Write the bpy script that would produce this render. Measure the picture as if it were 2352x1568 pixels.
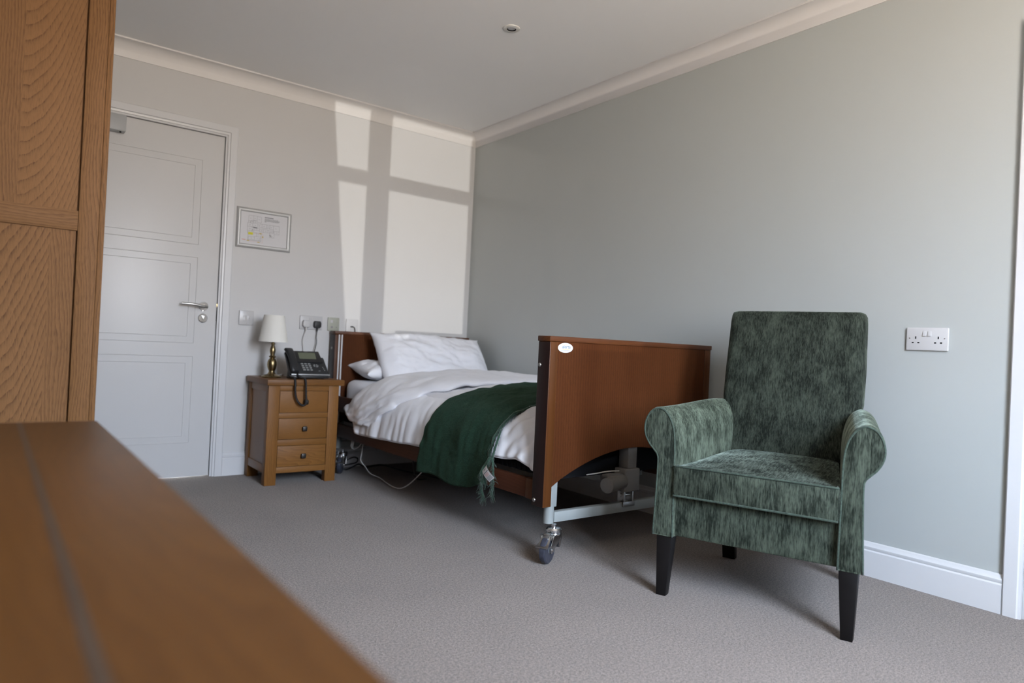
import bpy, bmesh, math, random
from mathutils import Vector, Matrix, noise, Euler
random.seed(7)
SC = bpy.context.scene
for o in list(bpy.data.objects):
    bpy.data.objects.remove(o)
COL = SC.collection

# ------------------------------------------------------------------ camera
cam_d = bpy.data.cameras.new('camera')
cam = bpy.data.objects.new('camera', cam_d)
COL.objects.link(cam)
CP = Vector((-2.8106, -4.237, 0.8321))
az, pit, rol = 0.6517, 0.0087, 0.0474
Fv = Vector((math.sin(az)*math.cos(pit), math.cos(az)*math.cos(pit), math.sin(pit)))
rt = Vector((math.cos(az), -math.sin(az), 0)); up = rt.cross(Fv)
Rv = math.cos(rol)*rt + math.sin(rol)*up
Uv = -math.sin(rol)*rt + math.cos(rol)*up
cam.matrix_world = Matrix(((Rv.x, Uv.x, -Fv.x, CP.x), (Rv.y, Uv.y, -Fv.y, CP.y), (Rv.z, Uv.z, -Fv.z, CP.z), (0, 0, 0, 1)))
cam_d.sensor_width = 36.0
cam_d.sensor_fit = 'HORIZONTAL'
cam_d.lens = 1581.2/2352*36
cam_d.clip_start = 0.01
cam_d.dof.use_dof = True
cam_d.dof.focus_distance = 2.6
cam_d.dof.aperture_fstop = 2.1
SC.camera = cam

# ------------------------------------------------------------------ exposure, world, sun
SC.view_settings.view_transform = 'Standard'
SC.view_settings.look = 'None'
SC.view_settings.gamma = 1.0
SC.view_settings.use_curve_mapping = False
SC.view_settings.exposure = 1.78
SKY = (0.67, 0.80, 1.0); SKY_S = 19.5
GND = (1.0, 0.86, 0.71); GND_S = 8.0

W = bpy.data.worlds.new('daylight'); SC.world = W
W.use_nodes = True
nt = W.node_tree; nt.nodes.clear()
wo = nt.nodes.new('ShaderNodeOutputWorld')
tc = nt.nodes.new('ShaderNodeTexCoord'); sx = nt.nodes.new('ShaderNodeSeparateXYZ')
mr = nt.nodes.new('ShaderNodeMapRange'); mr.inputs['From Min'].default_value = -0.04; mr.inputs['From Max'].default_value = 0.30
b1 = nt.nodes.new('ShaderNodeBackground'); b1.inputs[0].default_value = (*GND, 1); b1.inputs[1].default_value = GND_S
b2 = nt.nodes.new('ShaderNodeBackground'); b2.inputs[0].default_value = (*SKY, 1); b2.inputs[1].default_value = SKY_S
mx = nt.nodes.new('ShaderNodeMixShader')
L = nt.links.new
L(tc.outputs['Generated'], sx.inputs[0]); L(sx.outputs['Z'], mr.inputs['Value'])
L(mr.outputs[0], mx.inputs[0]); L(b1.outputs[0], mx.inputs[1]); L(b2.outputs[0], mx.inputs[2]); L(mx.outputs[0], wo.inputs[0])

# low sunlight thrown in through the window (glinting back off something low outside)
SUN_DX, SUN_DZ = 0.225, 0.012
sd = bpy.data.lights.new('sun', 'SUN'); sd.energy = 0.36; sd.angle = math.radians(0.2); sd.color = (1.0, 0.98, 0.94)
so = bpy.data.objects.new('sun', sd); COL.objects.link(so)
so.location = (-3.5, -9, 1)
so.rotation_euler = Vector((SUN_DX, 1.0, SUN_DZ)).to_track_quat('-Z', 'Y').to_euler()

# window opening in the wall behind the camera
WX0, WX1, WZ0, WZ1, WY = -2.80, -1.11, 0.745, 2.345, -5.0
pd = bpy.data.lights.new('window_portal', 'AREA'); pd.shape = 'RECTANGLE'
pd.size = WX1-WX0; pd.size_y = WZ1-WZ0; pd.cycles.is_portal = True
po = bpy.data.objects.new('window_portal', pd); COL.objects.link(po)
po.location = ((WX0+WX1)/2, WY-0.11, (WZ0+WZ1)/2)
po.rotation_euler = (math.radians(90), 0, 0)   # faces +y, into the room

# ------------------------------------------------------------------ mesh helpers
def box(bm, a, b, bev=0.0, seg=2, taper=None):
    x0, y0, z0 = a; x1, y1, z1 = b
    if x0 > x1: x0, x1 = x1, x0
    if y0 > y1: y0, y1 = y1, y0
    if z0 > z1: z0, z1 = z1, z0
    v = [bm.verts.new(p) for p in ((x0,y0,z0),(x1,y0,z0),(x1,y1,z0),(x0,y1,z0),(x0,y0,z1),(x1,y0,z1),(x1,y1,z1),(x0,y1,z1))]
    fs = [bm.faces.new([v[i] for i in q]) for q in ((3,2,1,0),(4,5,6,7),(0,1,5,4),(1,2,6,5),(2,3,7,6),(3,0,4,7))]
    if bev > 0:
        es = list({e for f in fs for e in f.edges})
        bmesh.ops.bevel(bm, geom=es, offset=bev, segments=seg, profile=0.5, affect='EDGES')
    return v

def hexa(bm, bottom, top, bev=0.0, seg=2):
    """eight-cornered solid: two loops of four points"""
    v = [bm.verts.new(p) for p in list(bottom)+list(top)]
    fs = [bm.faces.new([v[i] for i in q]) for q in ((3,2,1,0),(4,5,6,7),(0,1,5,4),(1,2,6,5),(2,3,7,6),(3,0,4,7))]
    bmesh.ops.recalc_face_normals(bm, faces=fs)
    if bev > 0:
        es = list({e for f in fs for e in f.edges})
        bmesh.ops.bevel(bm, geom=es, offset=bev, segments=seg, profile=0.5, affect='EDGES')

def ring_loft(bm, rings, cap=True, close=False):
    vs = [[bm.verts.new(p) for p in r] for r in rings]
    n = len(vs[0]); fs = []
    m = len(vs)
    for i in range(m if close else m-1):
        a, b = vs[i], vs[(i+1) % m]
        for j in range(n):
            k = (j+1) % n
            fs.append(bm.faces.new((a[j], a[k], b[k], b[j])))
    if cap and not close:
        fs.append(bm.faces.new(list(reversed(vs[0])))); fs.append(bm.faces.new(vs[-1]))
    bmesh.ops.recalc_face_normals(bm, faces=fs)
    return vs

def cyl(bm, p0, p1, r0, r1=None, n=24, bev=0.0):
    p0, p1 = Vector(p0), Vector(p1)
    if r1 is None: r1 = r0
    d = (p1-p0).normalized()
    a = d.orthogonal().normalized(); b = d.cross(a)
    prof = [(0, r0), (1, r1)]
    Ln = (p1-p0).length
    if bev > 0:
        t = bev/Ln
        prof = [(0, r0-bev), (t*0.3, r0-bev*0.3), (t, r0), (1-t, r1), (1-t*0.3, r1-bev*0.3), (1, r1-bev)]
    rings = []
    for t, r in prof:
        c = p0+(p1-p0)*t
        rings.append([c+(a*math.cos(2*math.pi*k/n)+b*math.sin(2*math.pi*k/n))*r for k in range(n)])
    ring_loft(bm, rings)

def lathe(bm, prof, c=(0,0,0), n=40, axis='Z'):
    c = Vector(c); rings = []
    for r, h in prof:
        r = max(r, 1e-5); ring = []
        for k in range(n):
            t = 2*math.pi*k/n
            x, y = r*math.cos(t), r*math.sin(t)
            ring.append(c+(Vector((x, y, h)) if axis == 'Z' else Vector((x, h, y)) if axis == 'Y' else Vector((h, x, y))))
        rings.append(ring)
    ring_loft(bm, rings)

def spline(pts, sub=8, closed=False):
    P = [Vector(p) for p in pts]; n = len(P); out = []
    rng = n if closed else n-1
    for i in range(rng):
        p0 = P[(i-1) % n] if (closed or i > 0) else P[0]*2-P[1]
        p1 = P[i]; p2 = P[(i+1) % n]
        p3 = P[(i+2) % n] if (closed or i < n-2) else P[-1]*2-P[-2]
        for k in range(sub):
            t = k/sub
            out.append(0.5*((2*p1)+(p2-p0)*t+(2*p0-5*p1+4*p2-p3)*t*t+(3*p1-p0-3*p2+p3)*t**3))
    if not closed: out.append(P[-1])
    return out

def tube(bm, pts, r, n=10, sub=6, closed=False, smooth=True, taper=None):
    P = spline(pts, sub, closed) if smooth else [Vector(p) for p in pts]
    m = len(P); rings = []; prev = None
    for i, p in enumerate(P):
        if closed: t = (P[(i+1) % m]-P[i-1]).normalized()
        else: t = (P[min(i+1, m-1)]-P[max(i-1, 0)]).normalized()
        if prev is None: a = t.orthogonal().normalized()
        else:
            a = prev-t*prev.dot(t)
            a = a.normalized() if a.length > 1e-6 else t.orthogonal().normalized()
        prev = a; b = t.cross(a)
        rr = r if taper is None else r*(1+(taper-1)*i/(m-1))
        rings.append([p+(a*math.cos(2*math.pi*k/n)+b*math.sin(2*math.pi*k/n))*rr for k in range(n)])
    ring_loft(bm, rings, cap=not closed, close=closed)

def prism(bm, poly, f0, f1, bev=0.0, seg=2):
    """poly: 2-D outline; f0/f1 map a 2-D point to the two end faces"""
    a = [bm.verts.new(f0(p)) for p in poly]; b = [bm.verts.new(f1(p)) for p in poly]
    n = len(poly)
    fs = [bm.faces.new(list(reversed(a))), bm.faces.new(b)]
    for i in range(n):
        k = (i+1) % n
        fs.append(bm.faces.new((a[i], a[k], b[k], b[i])))
    bmesh.ops.recalc_face_normals(bm, faces=fs)
    if bev > 0:
        es = list(set(fs[0].edges) | set(fs[1].edges))
        bmesh.ops.bevel(bm, geom=es, offset=bev, segments=seg, profile=0.5, affect='EDGES')

def sheet(bm, nu, nv, f):
    g = [[bm.verts.new(f(i/(nu-1), j/(nv-1))) for j in range(nv)] for i in range(nu)]
    for i in range(nu-1):
        for j in range(nv-1):
            bm.faces.new((g[i][j], g[i+1][j], g[i+1][j+1], g[i][j+1]))
    return g

def obj(name, bm, mat, parent=None, smooth=35, label=None):
    me = bpy.data.meshes.new(name)
    bm.to_mesh(me); bm.free()
    for m in (mat if isinstance(mat, (list, tuple)) else [mat]):
        me.materials.append(m)
    if smooth:
        me.polygons.foreach_set('use_smooth', [True]*len(me.polygons))
        if smooth < 180: me.set_sharp_from_angle(angle=math.radians(smooth))
    o = bpy.data.objects.new(name, me); COL.objects.link(o)
    if parent: o.parent = parent
    if label: o['label'] = label
    return o

def tag(o, label, cat, group=None):
    o['label'] = label; o['category'] = cat
    if group: o['group'] = group
    return o

def thing(name, label, cat, loc=(0, 0, 0), rotz=0.0, group=None):
    o = bpy.data.objects.new(name, None); COL.objects.link(o)
    o.empty_display_size = 0.1
    o.location = loc; o.rotation_euler = (0, 0, rotz)
    return tag(o, label, cat, group)

def struct(name, bm, mat, smooth=35):
    o = obj(name, bm, mat, None, smooth); o['kind'] = 'structure'
    return o

def copy_part(o, parent, loc=None):
    c = o.copy(); COL.objects.link(c); c.parent = parent
    if loc is not None: c.location = loc
    for ch in list(o.children):
        d = ch.copy(); COL.objects.link(d); d.parent = c
    return c

NB = bmesh.new
def fbm(p, o=3):
    return noise.fractal(Vector(p), 1.0, 2.0, o, noise_basis='PERLIN_ORIGINAL')
def lerp_tab(tab, x):
    if x <= tab[0][0]: return tab[0][1]
    for (a, va), (b, vb) in zip(tab, tab[1:]):
        if x <= b:
            t = (x-a)/(b-a); t = t*t*(3-2*t)
            return va+(vb-va)*t
    return tab[-1][1]
def sstep(a, b, x):
    t = min(1, max(0, (x-a)/(b-a))); return t*t*(3-2*t)

# ------------------------------------------------------------------ materials
class Nodes:
    def __init__(s, name):
        s.m = bpy.data.materials.new(name); s.m.use_nodes = True
        s.t = s.m.node_tree; s.p = s.t.nodes['Principled BSDF']
    def n(s, typ, **kw):
        x = s.t.nodes.new('ShaderNode'+typ)
        for k, v in kw.items():
            if k in x.inputs: x.inputs[k].default_value = v
            else: setattr(x, k, v)
        return x
    def l(s, a, b): s.t.links.new(a, b)
    def math(s, op, a, b=None, c=None):
        x = s.t.nodes.new('ShaderNodeMath'); x.operation = op
        for i, v in enumerate((a, b, c)):
            if v is None: continue
            if isinstance(v, (int, float)): x.inputs[i].default_value = v
            else: s.l(v, x.inputs[i])
        return x.outputs[0]
    def mix(s, f, a, b, mode='MIX'):
        x = s.t.nodes.new('ShaderNodeMix'); x.data_type = 'RGBA'; x.blend_type = mode
        for i, v in ((0, f), (6, a), (7, b)):
            if isinstance(v, (int, float)): x.inputs[i].default_value = v
            elif isinstance(v, tuple): x.inputs[i].default_value = (*v, 1)
            else: s.l(v, x.inputs[i])
        return x.outputs[2]
    def noise(s, vec, scale, detail=3, rough=0.55):
        x = s.n('TexNoise', Scale=scale, Detail=detail, Roughness=rough)
        if vec is not None: s.l(vec, x.inputs['Vector'])
        return x.outputs['Fac']
    def coords(s, scale=(1, 1, 1), loc=(0, 0, 0)):
        t = s.n('TexCoord'); m = s.n('Mapping', Scale=scale, Location=loc)
        s.l(t.outputs['Object'], m.inputs['Vector']); return m.outputs[0]
    def bump(s, h, strength, dist):
        b = s.n('Bump', Strength=strength, Distance=dist)
        s.l(h, b.inputs['Height']); s.l(b.outputs[0], s.p.inputs['Normal'])
    def ramp(s, f, lo, hi):
        x = s.n('MapRange'); x.inputs['From Min'].default_value = lo; x.inputs['From Max'].default_value = hi
        s.l(f, x.inputs['Value']); return x.outputs[0]

def plain(name, col, rough=0.5, metal=0.0, spec=0.5, var=0.04, vscale=8.0, bump=0.0, bscale=200.0, coat=0.0, crough=0.1, sheen=0.0):
    N = Nodes(name); p = N.p
    c = N.coords()
    f = N.noise(c, vscale, 4)
    d = tuple(max(0, x*(1-var)) for x in col); h = tuple(min(1, x*(1+var)) for x in col)
    N.l(N.mix(N.ramp(f, 0.3, 0.7), d, h), p.inputs['Base Color'])
    p.inputs['Roughness'].default_value = rough; p.inputs['Metallic'].default_value = metal
    p.inputs['Specular IOR Level'].default_value = spec
    p.inputs['Coat Weight'].default_value = coat; p.inputs['Coat Roughness'].default_value = crough
    p.inputs['Sheen Weight'].default_value = sheen; p.inputs['Sheen Roughness'].default_value = 0.5
    if bump: N.bump(N.noise(c, bscale, 3), bump, 0.001)
    return N.m

def wood(name, base, dark, light, grain='Z', across='X', freq=60, k_lin=1.0, k_cath=0.0, a0=0.0, slope=0.0, plank=0.0,
         warp=0.5, line=0.5, pore=0.5, rough=0.45, coat=0.0, crough=0.2, spec=0.18, shift=0.0, jit=0.012, saw=0.25, lpow=4.0):
    """oiled timber: growth lines, pores and board-to-board variation along one grain axis"""
    N = Nodes(name); p = N.p
    t = N.n('TexCoord'); s = N.n('SeparateXYZ'); N.l(t.outputs['Object'], s.inputs[0])
    g = s.outputs[grain]; a = s.outputs[across]
    oth = [q for q in 'XYZ' if q not in (grain, across)][0]; nn = s.outputs[oth]
    g = N.math('ADD', g, shift)
    if plank:
        idx = N.math('FLOOR', N.math('DIVIDE', N.math('SUBTRACT', a, a0), plank))
        wn = N.n('TexWhiteNoise', noise_dimensions='1D'); N.l(idx, wn.inputs['W'])
        g = N.math('ADD', g, N.math('MULTIPLY', wn.outputs['Value'], 7.3))
    def vec(gs, asx, ns):
        c = N.n('CombineXYZ')
        N.l(N.math('MULTIPLY', g, gs), c.inputs[0]); N.l(N.math('MULTIPLY', a, asx), c.inputs[1]); N.l(N.math('MULTIPLY', nn, ns), c.inputs[2])
        return c.outputs[0]
    low = N.noise(vec(1.3, 5, 5), 1.0, 3, 0.5)
    med = N.noise(vec(5, 40, 40), 1.0, 3, 0.6)
    da = N.math('SUBTRACT', a, a0)
    f = N.math('MULTIPLY', a, k_lin)
    f = N.math('ADD', f, N.math('MULTIPLY', nn, 0.5))
    f = N.math('ADD', f, N.math('MULTIPLY', N.math('MULTIPLY', da, da), k_cath))
    f = N.math('ADD', f, N.math('MULTIPLY', g, slope))
    f = N.math('ADD', f, N.math('MULTIPLY', low, warp*0.2))
    f = N.math('ADD', f, N.math('MULTIPLY', med, warp*jit))
    fr = N.math('FRACT', N.math('MULTIPLY', f, freq))
    ln = N.math('POWER', fr, lpow)
    pores = N.ramp(N.noise(vec(45, 1100, 1100), 1.0, 2, 0.5), 0.52, 0.72)
    brk = N.ramp(N.noise(vec(30, 420, 420), 1.0, 2, 0.6), 0.35, 0.65)
    c1 = N.mix(N.ramp(low, 0.3, 0.7), base, light)
    c1 = N.mix(N.math('MULTIPLY', fr, saw), c1, dark)
    c1 = N.mix(N.math('MULTIPLY', N.math('MULTIPLY', ln, brk), line), c1, dark)
    c1 = N.mix(N.math('MULTIPLY', pores, pore), c1, dark)
    if plank:
        w2 = N.n('TexWhiteNoise', noise_dimensions='1D'); N.l(N.math('ADD', idx, 31.7), w2.inputs['W'])
        c1 = N.mix(N.math('MULTIPLY', w2.outputs['Value'], 0.35), c1, dark)
    N.l(c1, p.inputs['Base Color'])
    p.inputs['Roughness'].default_value = rough
    p.inputs['Specular IOR Level'].default_value = spec
    p.inputs['Coat Weight'].default_value = coat; p.inputs['Coat Roughness'].default_value = crough
    N.bump(N.math('ADD', N.math('MULTIPLY', pores, -1.0), N.math('MULTIPLY', ln, -0.15)), 0.2, 0.0005)
    return N.m

def chenille(name, streak='Z', light_gain=1.0):
    """crushed dark green chenille velvet, pile streaks along one axis"""
    N = Nodes(name); p = N.p
    s1 = {'X': (20, 190, 190), 'Y': (190, 20, 190), 'Z': (190, 190, 20)}[streak]
    s2 = {'X': (60, 480, 480), 'Y': (480, 60, 480), 'Z': (480, 480, 60)}[streak]
    a = N.noise(N.coords(s1), 1.0, 3, 0.6)
    b = N.noise(N.coords(s2), 1.0, 2, 0.6)
    c = N.noise(N.coords((1.3, 1.3, 0.8)), 14.0, 4, 0.62)
    h = N.math('ADD', N.math('MULTIPLY', a, 0.50), N.math('MULTIPLY', c, 0.52))
    h = N.math('ADD', h, N.math('MULTIPLY', b, 0.35))
    f = N.ramp(h, 0.585, 0.825)
    col = N.mix(f, tuple(light_gain*q for q in (0.0075, 0.0100, 0.0068)), tuple(light_gain*q for q in (0.054, 0.066, 0.048)))
    N.l(col, p.inputs['Base Color'])
    p.inputs['Roughness'].default_value = 0.8
    p.inputs['Specular IOR Level'].default_value = 0.15
    p.inputs['Sheen Weight'].default_value = 0.85; p.inputs['Sheen Roughness'].default_value = 0.30
    N.l(N.mix(f, (0.06, 0.08, 0.065), (0.54, 0.64, 0.54)), p.inputs['Sheen Tint'])
    N.bump(N.math('ADD', N.math('MULTIPLY', a, 0.6), b), 0.5, 0.0015)
    return N.m

M = {}
M['wall_white'] = plain('off_white_wall_paint', (0.555, 0.55, 0.545), 0.55, var=0.012, vscale=2.0, bump=0.08, bscale=260)
M['wall_sage'] = plain('sage_wall_paint', (0.400, 0.420, 0.408), 0.5, var=0.012, vscale=1.5, bump=0.05, bscale=240, coat=0.55, crough=0.05)
M['ceiling'] = plain('ceiling_paint', (0.87, 0.87, 0.865), 0.8, var=0.01, vscale=1.5)
M['cornice'] = plain('cornice_paint', (0.74, 0.72, 0.705), 0.6, var=0.01)
M['gloss'] = plain('white_gloss_paint', (0.60, 0.60, 0.605), 0.32, var=0.012, vscale=3)
M['door'] = plain('white_door_paint', (0.60, 0.595, 0.59), 0.38, var=0.012, vscale=3)
M['seam'] = plain('shadow_gap', (0.16, 0.15, 0.13), 0.9)

N = Nodes('taupe_carpet'); c = N.coords()
f1 = N.noise(c, 330, 2, 0.75); f2 = N.noise(c, 130, 3, 0.6); f3 = N.noise(c, 3.0, 3)
h = N.math('ADD', N.math('MULTIPLY', f1, 0.62), N.math('MULTIPLY', f2, 0.38))
cc = N.mix(N.ramp(h, 0.36, 0.64), (0.068, 0.0545, 0.0455), (0.352, 0.292, 0.252))
cc = N.mix(N.ramp(f3, 0.3, 0.7), cc, N.mix(1.0, cc, (0.90, 0.90, 0.90), 'MULTIPLY'))
N.l(cc, N.p.inputs['Base Color']); N.p.inputs['Roughness'].default_value = 0.95
N.p.inputs['Specular IOR Level'].default_value = 0.1
N.p.inputs['Sheen Weight'].default_value = 0.15
N.bump(h, 0.9, 0.004); M['carpet'] = N.m

OB, OD, OL = (0.200, 0.086, 0.021), (0.058, 0.021, 0.006), (0.250, 0.112, 0.030)
M['oak_v'] = wood('oak_upright', OB, OD, OL, 'Z', 'X', freq=130, warp=0.7, line=0.35, pore=0.35)
M['oak_h'] = wood('oak_level', OB, OD, OL, 'X', 'Z', freq=130, warp=0.7, line=0.35, pore=0.35)
M['oak_drawer'] = wood('oak_drawer_front', OB, OD, OL, 'X', 'Z', freq=75, k_lin=0.5, k_cath=3.0, a0=0.05, slope=0.10, warp=1.3, line=0.35, pore=0.35)
M['oak_side'] = wood('oak_end_panel', OB, OD, OL, 'Z', 'Y', freq=85, k_lin=0.4, k_cath=6.0, a0=-0.2, slope=0.22, warp=1.0, line=0.6, pore=0.4, spec=0.5, rough=0.4)
M['oak_top'] = wood('oak_cabinet_top', OB, OD, OL, 'X', 'Y', freq=90, plank=0.13, warp=0.8, line=0.35, pore=0.3, rough=0.4)
WB, WD, WL = (0.158, 0.076, 0.027), (0.036, 0.015, 0.006), (0.192, 0.095, 0.037)
M['oak_w_stile'] = wood('oak_wardrobe_stile', WB, WD, WL, 'Z', 'X', freq=120, warp=0.6, jit=0.02, line=0.7, rough=0.6, spec=0.12, pore=0.5, slope=0.02)
M['oak_w_rail'] = wood('oak_wardrobe_rail', WB, WD, WL, 'X', 'Z', freq=120, warp=0.5, jit=0.02, line=0.6, rough=0.6, spec=0.12, pore=0.5)
M['oak_w_up'] = wood('oak_wardrobe_upper_panel', WB, WD, WL, 'Z', 'X', freq=26, k_lin=-0.30, k_cath=-13.5, a0=-2.7608, slope=1.0, warp=0.55, jit=0.030, saw=0.10, lpow=7.0, line=1.0, rough=0.6, spec=0.12, pore=0.45)
M['oak_w_low'] = wood('oak_wardrobe_lower_panel', WB, WD, WL, 'Z', 'X', freq=24, k_lin=-1.3, k_cath=-9.0, a0=-2.80, slope=1.0, warp=1.4, jit=0.022, saw=0.12, lpow=4.0, line=1.0, rough=0.6, spec=0.12, pore=0.5)
M['oak_w_plain'] = wood('oak_wardrobe_straight_board', WB, WD, WL, 'Z', 'X', freq=130, warp=0.5, jit=0.02, line=0.7, rough=0.6, spec=0.12, pore=0.6, slope=0.03)
M['oak_chest'] = wood('oak_chest_top', (0.068, 0.027, 0.006), (0.034, 0.012, 0.003), (0.086, 0.035, 0.0085), 'Y', 'X', freq=55, k_lin=0.8, warp=1.2, line=0.3, pore=0.25, rough=0.40, coat=0.06, crough=0.25)
M['inlay'] = plain('grey_brown_inlay', (0.040, 0.025, 0.016), 0.38, var=0.1)
M['walnut'] = wood('walnut_laminate', (0.064, 0.0195, 0.0058), (0.018, 0.005, 0.002), (0.097, 0.032, 0.0105), 'Z', 'X', freq=75, warp=0.18, line=0.35, pore=0.6, rough=0.5, spec=0.08)
M['walnut_trim'] = wood('walnut_trim', (0.070, 0.023, 0.006), (0.034, 0.010, 0.003), (0.094, 0.033, 0.009), 'Z', 'X', freq=40, warp=0.3, line=0.2, pore=0.2, rough=0.34, coat=0.10, crough=0.2)
M['walnut_cap'] = wood('walnut_cap', (0.075, 0.024, 0.009), (0.036, 0.011, 0.004), (0.095, 0.034, 0.012), 'X', 'Z', freq=60, warp=0.3, line=0.2, pore=0.2, rough=0.34, coat=0.10, crough=0.2)
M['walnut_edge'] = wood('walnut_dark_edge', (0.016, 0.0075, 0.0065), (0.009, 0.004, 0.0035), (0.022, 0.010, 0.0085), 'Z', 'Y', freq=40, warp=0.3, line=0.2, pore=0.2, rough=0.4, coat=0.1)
M['walnut_rail'] = wood('walnut_side_rail', (0.060, 0.020, 0.010), (0.024, 0.008, 0.004), (0.080, 0.030, 0.015), 'Y', 'Z', freq=70, warp=0.4, line=0.3, pore=0.4, rough=0.5)

M['linen'] = plain('white_cotton', (0.77, 0.77, 0.80), 0.85, spec=0.2, var=0.01, bump=0.10, bscale=900, sheen=0.15)
M['sheet'] = plain('white_fitted_sheet', (0.72, 0.72, 0.75), 0.85, spec=0.2, var=0.02, bump=0.10, bscale=900, sheen=0.1)
M['green_a'] = chenille('green_chenille_upright', 'Z')  # one cloth in lit and shaded copies, light on the nap put into colour
M['green_b'] = chenille('green_chenille_shaded_lengthwise', 'Y', 0.75)
M['green_c'] = chenille('green_chenille_lit_front', 'Z', 1.3)
M['green_d'] = chenille('green_chenille_shaded_back', 'Z', 0.78)
M['green_e'] = chenille('green_chenille_lit_arm', 'Z', 2.3)
M['piping'] = plain('green_piping', (0.042, 0.060, 0.045), 0.8, spec=0.2, var=0.4, vscale=120, sheen=0.12)
M['black_wood'] = plain('black_stained_wood', (0.006, 0.005, 0.005), 0.45, spec=0.2, var=0.3)

N = Nodes('green_wool'); c = N.coords()
f1 = N.noise(c, 330, 3, 0.75); f2 = N.noise(N.coords((60, 60, 420)), 1.0, 2, 0.6); f3 = N.noise(c, 14, 3)
h = N.math('ADD', N.math('MULTIPLY', f1, 0.65), N.math('MULTIPLY', f2, 0.35))
cc = N.mix(N.ramp(h, 0.38, 0.66), (0.003, 0.010, 0.005), (0.026, 0.062, 0.037))
cc = N.mix(N.math('MULTIPLY', N.ramp(f3, 0.35, 0.7), 0.3), cc, (0.012, 0.036, 0.022))
N.l(cc, N.p.inputs['Base Color']); N.p.inputs['Roughness'].default_value = 0.95
N.p.inputs['Specular IOR Level'].default_value = 0.1; N.p.inputs['Sheen Weight'].default_value = 0.12
N.p.inputs['Sheen Tint'].default_value = (0.35, 0.6, 0.45, 1); N.p.inputs['Sheen Roughness'].default_value = 0.5
N.bump(h, 1.0, 0.004); M['wool'] = N.m
M['fringe'] = plain('green_wool_yarn', (0.021, 0.047, 0.030), 0.95, spec=0.1, var=0.5, vscale=150, sheen=0.4)

M['plastic_white'] = plain('white_plastic', (0.49, 0.485, 0.485), 0.3, var=0.01)
M['plastic_black'] = plain('black_plastic', (0.012, 0.012, 0.013), 0.38, var=0.1)
M['phone_black'] = plain('phone_black_plastic', (0.014, 0.015, 0.017), 0.45, var=0.1)
M['plastic_olive'] = plain('olive_grey_plastic', (0.36, 0.37, 0.31), 0.4, var=0.02)
M['hole'] = plain('pin_hole', (0.004, 0.004, 0.005), 0.9)
M['screw'] = plain('nickel_screw', (0.42, 0.38, 0.36), 0.35, metal=0.9)
M['chrome'] = plain('polished_chrome', (0.80, 0.81, 0.82), 0.07, metal=1.0, var=0.01)
M['satin'] = plain('satin_steel', (0.42, 0.42, 0.41), 0.34, metal=1.0, var=0.03)
M['closer_grey'] = plain('silver_grey_casing', (0.36, 0.37, 0.375), 0.45)
M['zinc'] = plain('zinc_plate', (0.62, 0.64, 0.66), 0.22, metal=1.0, var=0.08, vscale=60)
M['frame_grey'] = plain('grey_powder_coat', (0.255, 0.275, 0.268), 0.4, var=0.02)
M['motor_grey'] = plain('warm_grey_casing', (0.135, 0.127, 0.118), 0.5, var=0.02)
M['alu'] = plain('silver_snap_frame', (0.52, 0.525, 0.52), 0.48, metal=0.55, var=0.02)
M['brass_dark'] = plain('antique_brass', (0.250, 0.190, 0.100), 0.30, metal=1.0, var=0.3, vscale=40)
M['brass'] = plain('brass_latch', (0.85, 0.60, 0.28), 0.3, metal=1.0)
M['pewter'] = plain('dark_pewter_knob', (0.060, 0.056, 0.052), 0.38, metal=0.8)
M['shade'] = plain('cream_lampshade', (0.72, 0.705, 0.655), 0.9, spec=0.1, var=0.02, bump=0.1, bscale=700)
M['tyre'] = plain('grey_blue_tyre', (0.034, 0.037, 0.052), 0.35, var=0.2, vscale=80)
M['hub'] = plain('grey_wheel_hub', (0.15, 0.16, 0.17), 0.4)
M['paper'] = plain('white_paper', (0.55, 0.55, 0.565), 0.45, var=0.01)
M['ink'] = plain('grey_ink', (0.23, 0.23, 0.24), 0.8)
M['ink_dark'] = plain('dark_ink', (0.13, 0.13, 0.14), 0.8)
M['ink_yellow'] = plain('yellow_ink', (0.56, 0.53, 0.03), 0.7)
M['ink_orange'] = plain('orange_ink', (0.50, 0.36, 0.06), 0.7)
M['ink_red'] = plain('red_ink', (0.56, 0.28, 0.26), 0.7)
M['sticker'] = plain('white_sticker', (0.70, 0.71, 0.72), 0.4)
M['navy'] = plain('navy_print', (0.030, 0.110, 0.200), 0.5)
M['sun_yellow'] = plain('yellow_print', (0.85, 0.72, 0.25), 0.5)
M['lcd'] = plain('grey_green_display', (0.115, 0.125, 0.085), 0.25)
M['key'] = plain('grey_key', (0.23, 0.235, 0.23), 0.5)
M['silver_strip'] = plain('silver_strip', (0.26, 0.26, 0.26), 0.35, metal=0.5)
M['mesh_black'] = plain('black_mattress_base', (0.008, 0.008, 0.009), 0.8, spec=0.08)
M['cable_white'] = plain('white_cable', (0.56, 0.55, 0.53), 0.5)
M['light_mask'] = plain('light_mask_cloth', (0.42, 0.40, 0.37), 0.9)
M['bulb'] = plain('lamp_reflector', (0.50, 0.50, 0.52), 0.35, metal=0.2)
M['lamp_rim'] = plain('downlight_rim', (0.66, 0.655, 0.63), 0.4)

N = Nodes('window_glass'); t = N.t
tr = N.n('BsdfTransparent'); gl = N.n('BsdfGlossy', Roughness=0.02); ms = N.n('MixShader'); ms.inputs[0].default_value = 0.06
N.l(tr.outputs[0], ms.inputs[1]); N.l(gl.outputs[0], ms.inputs[2]); N.l(ms.outputs[0], t.nodes['Material Output'].inputs[0])
M['glass'] = N.m

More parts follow.
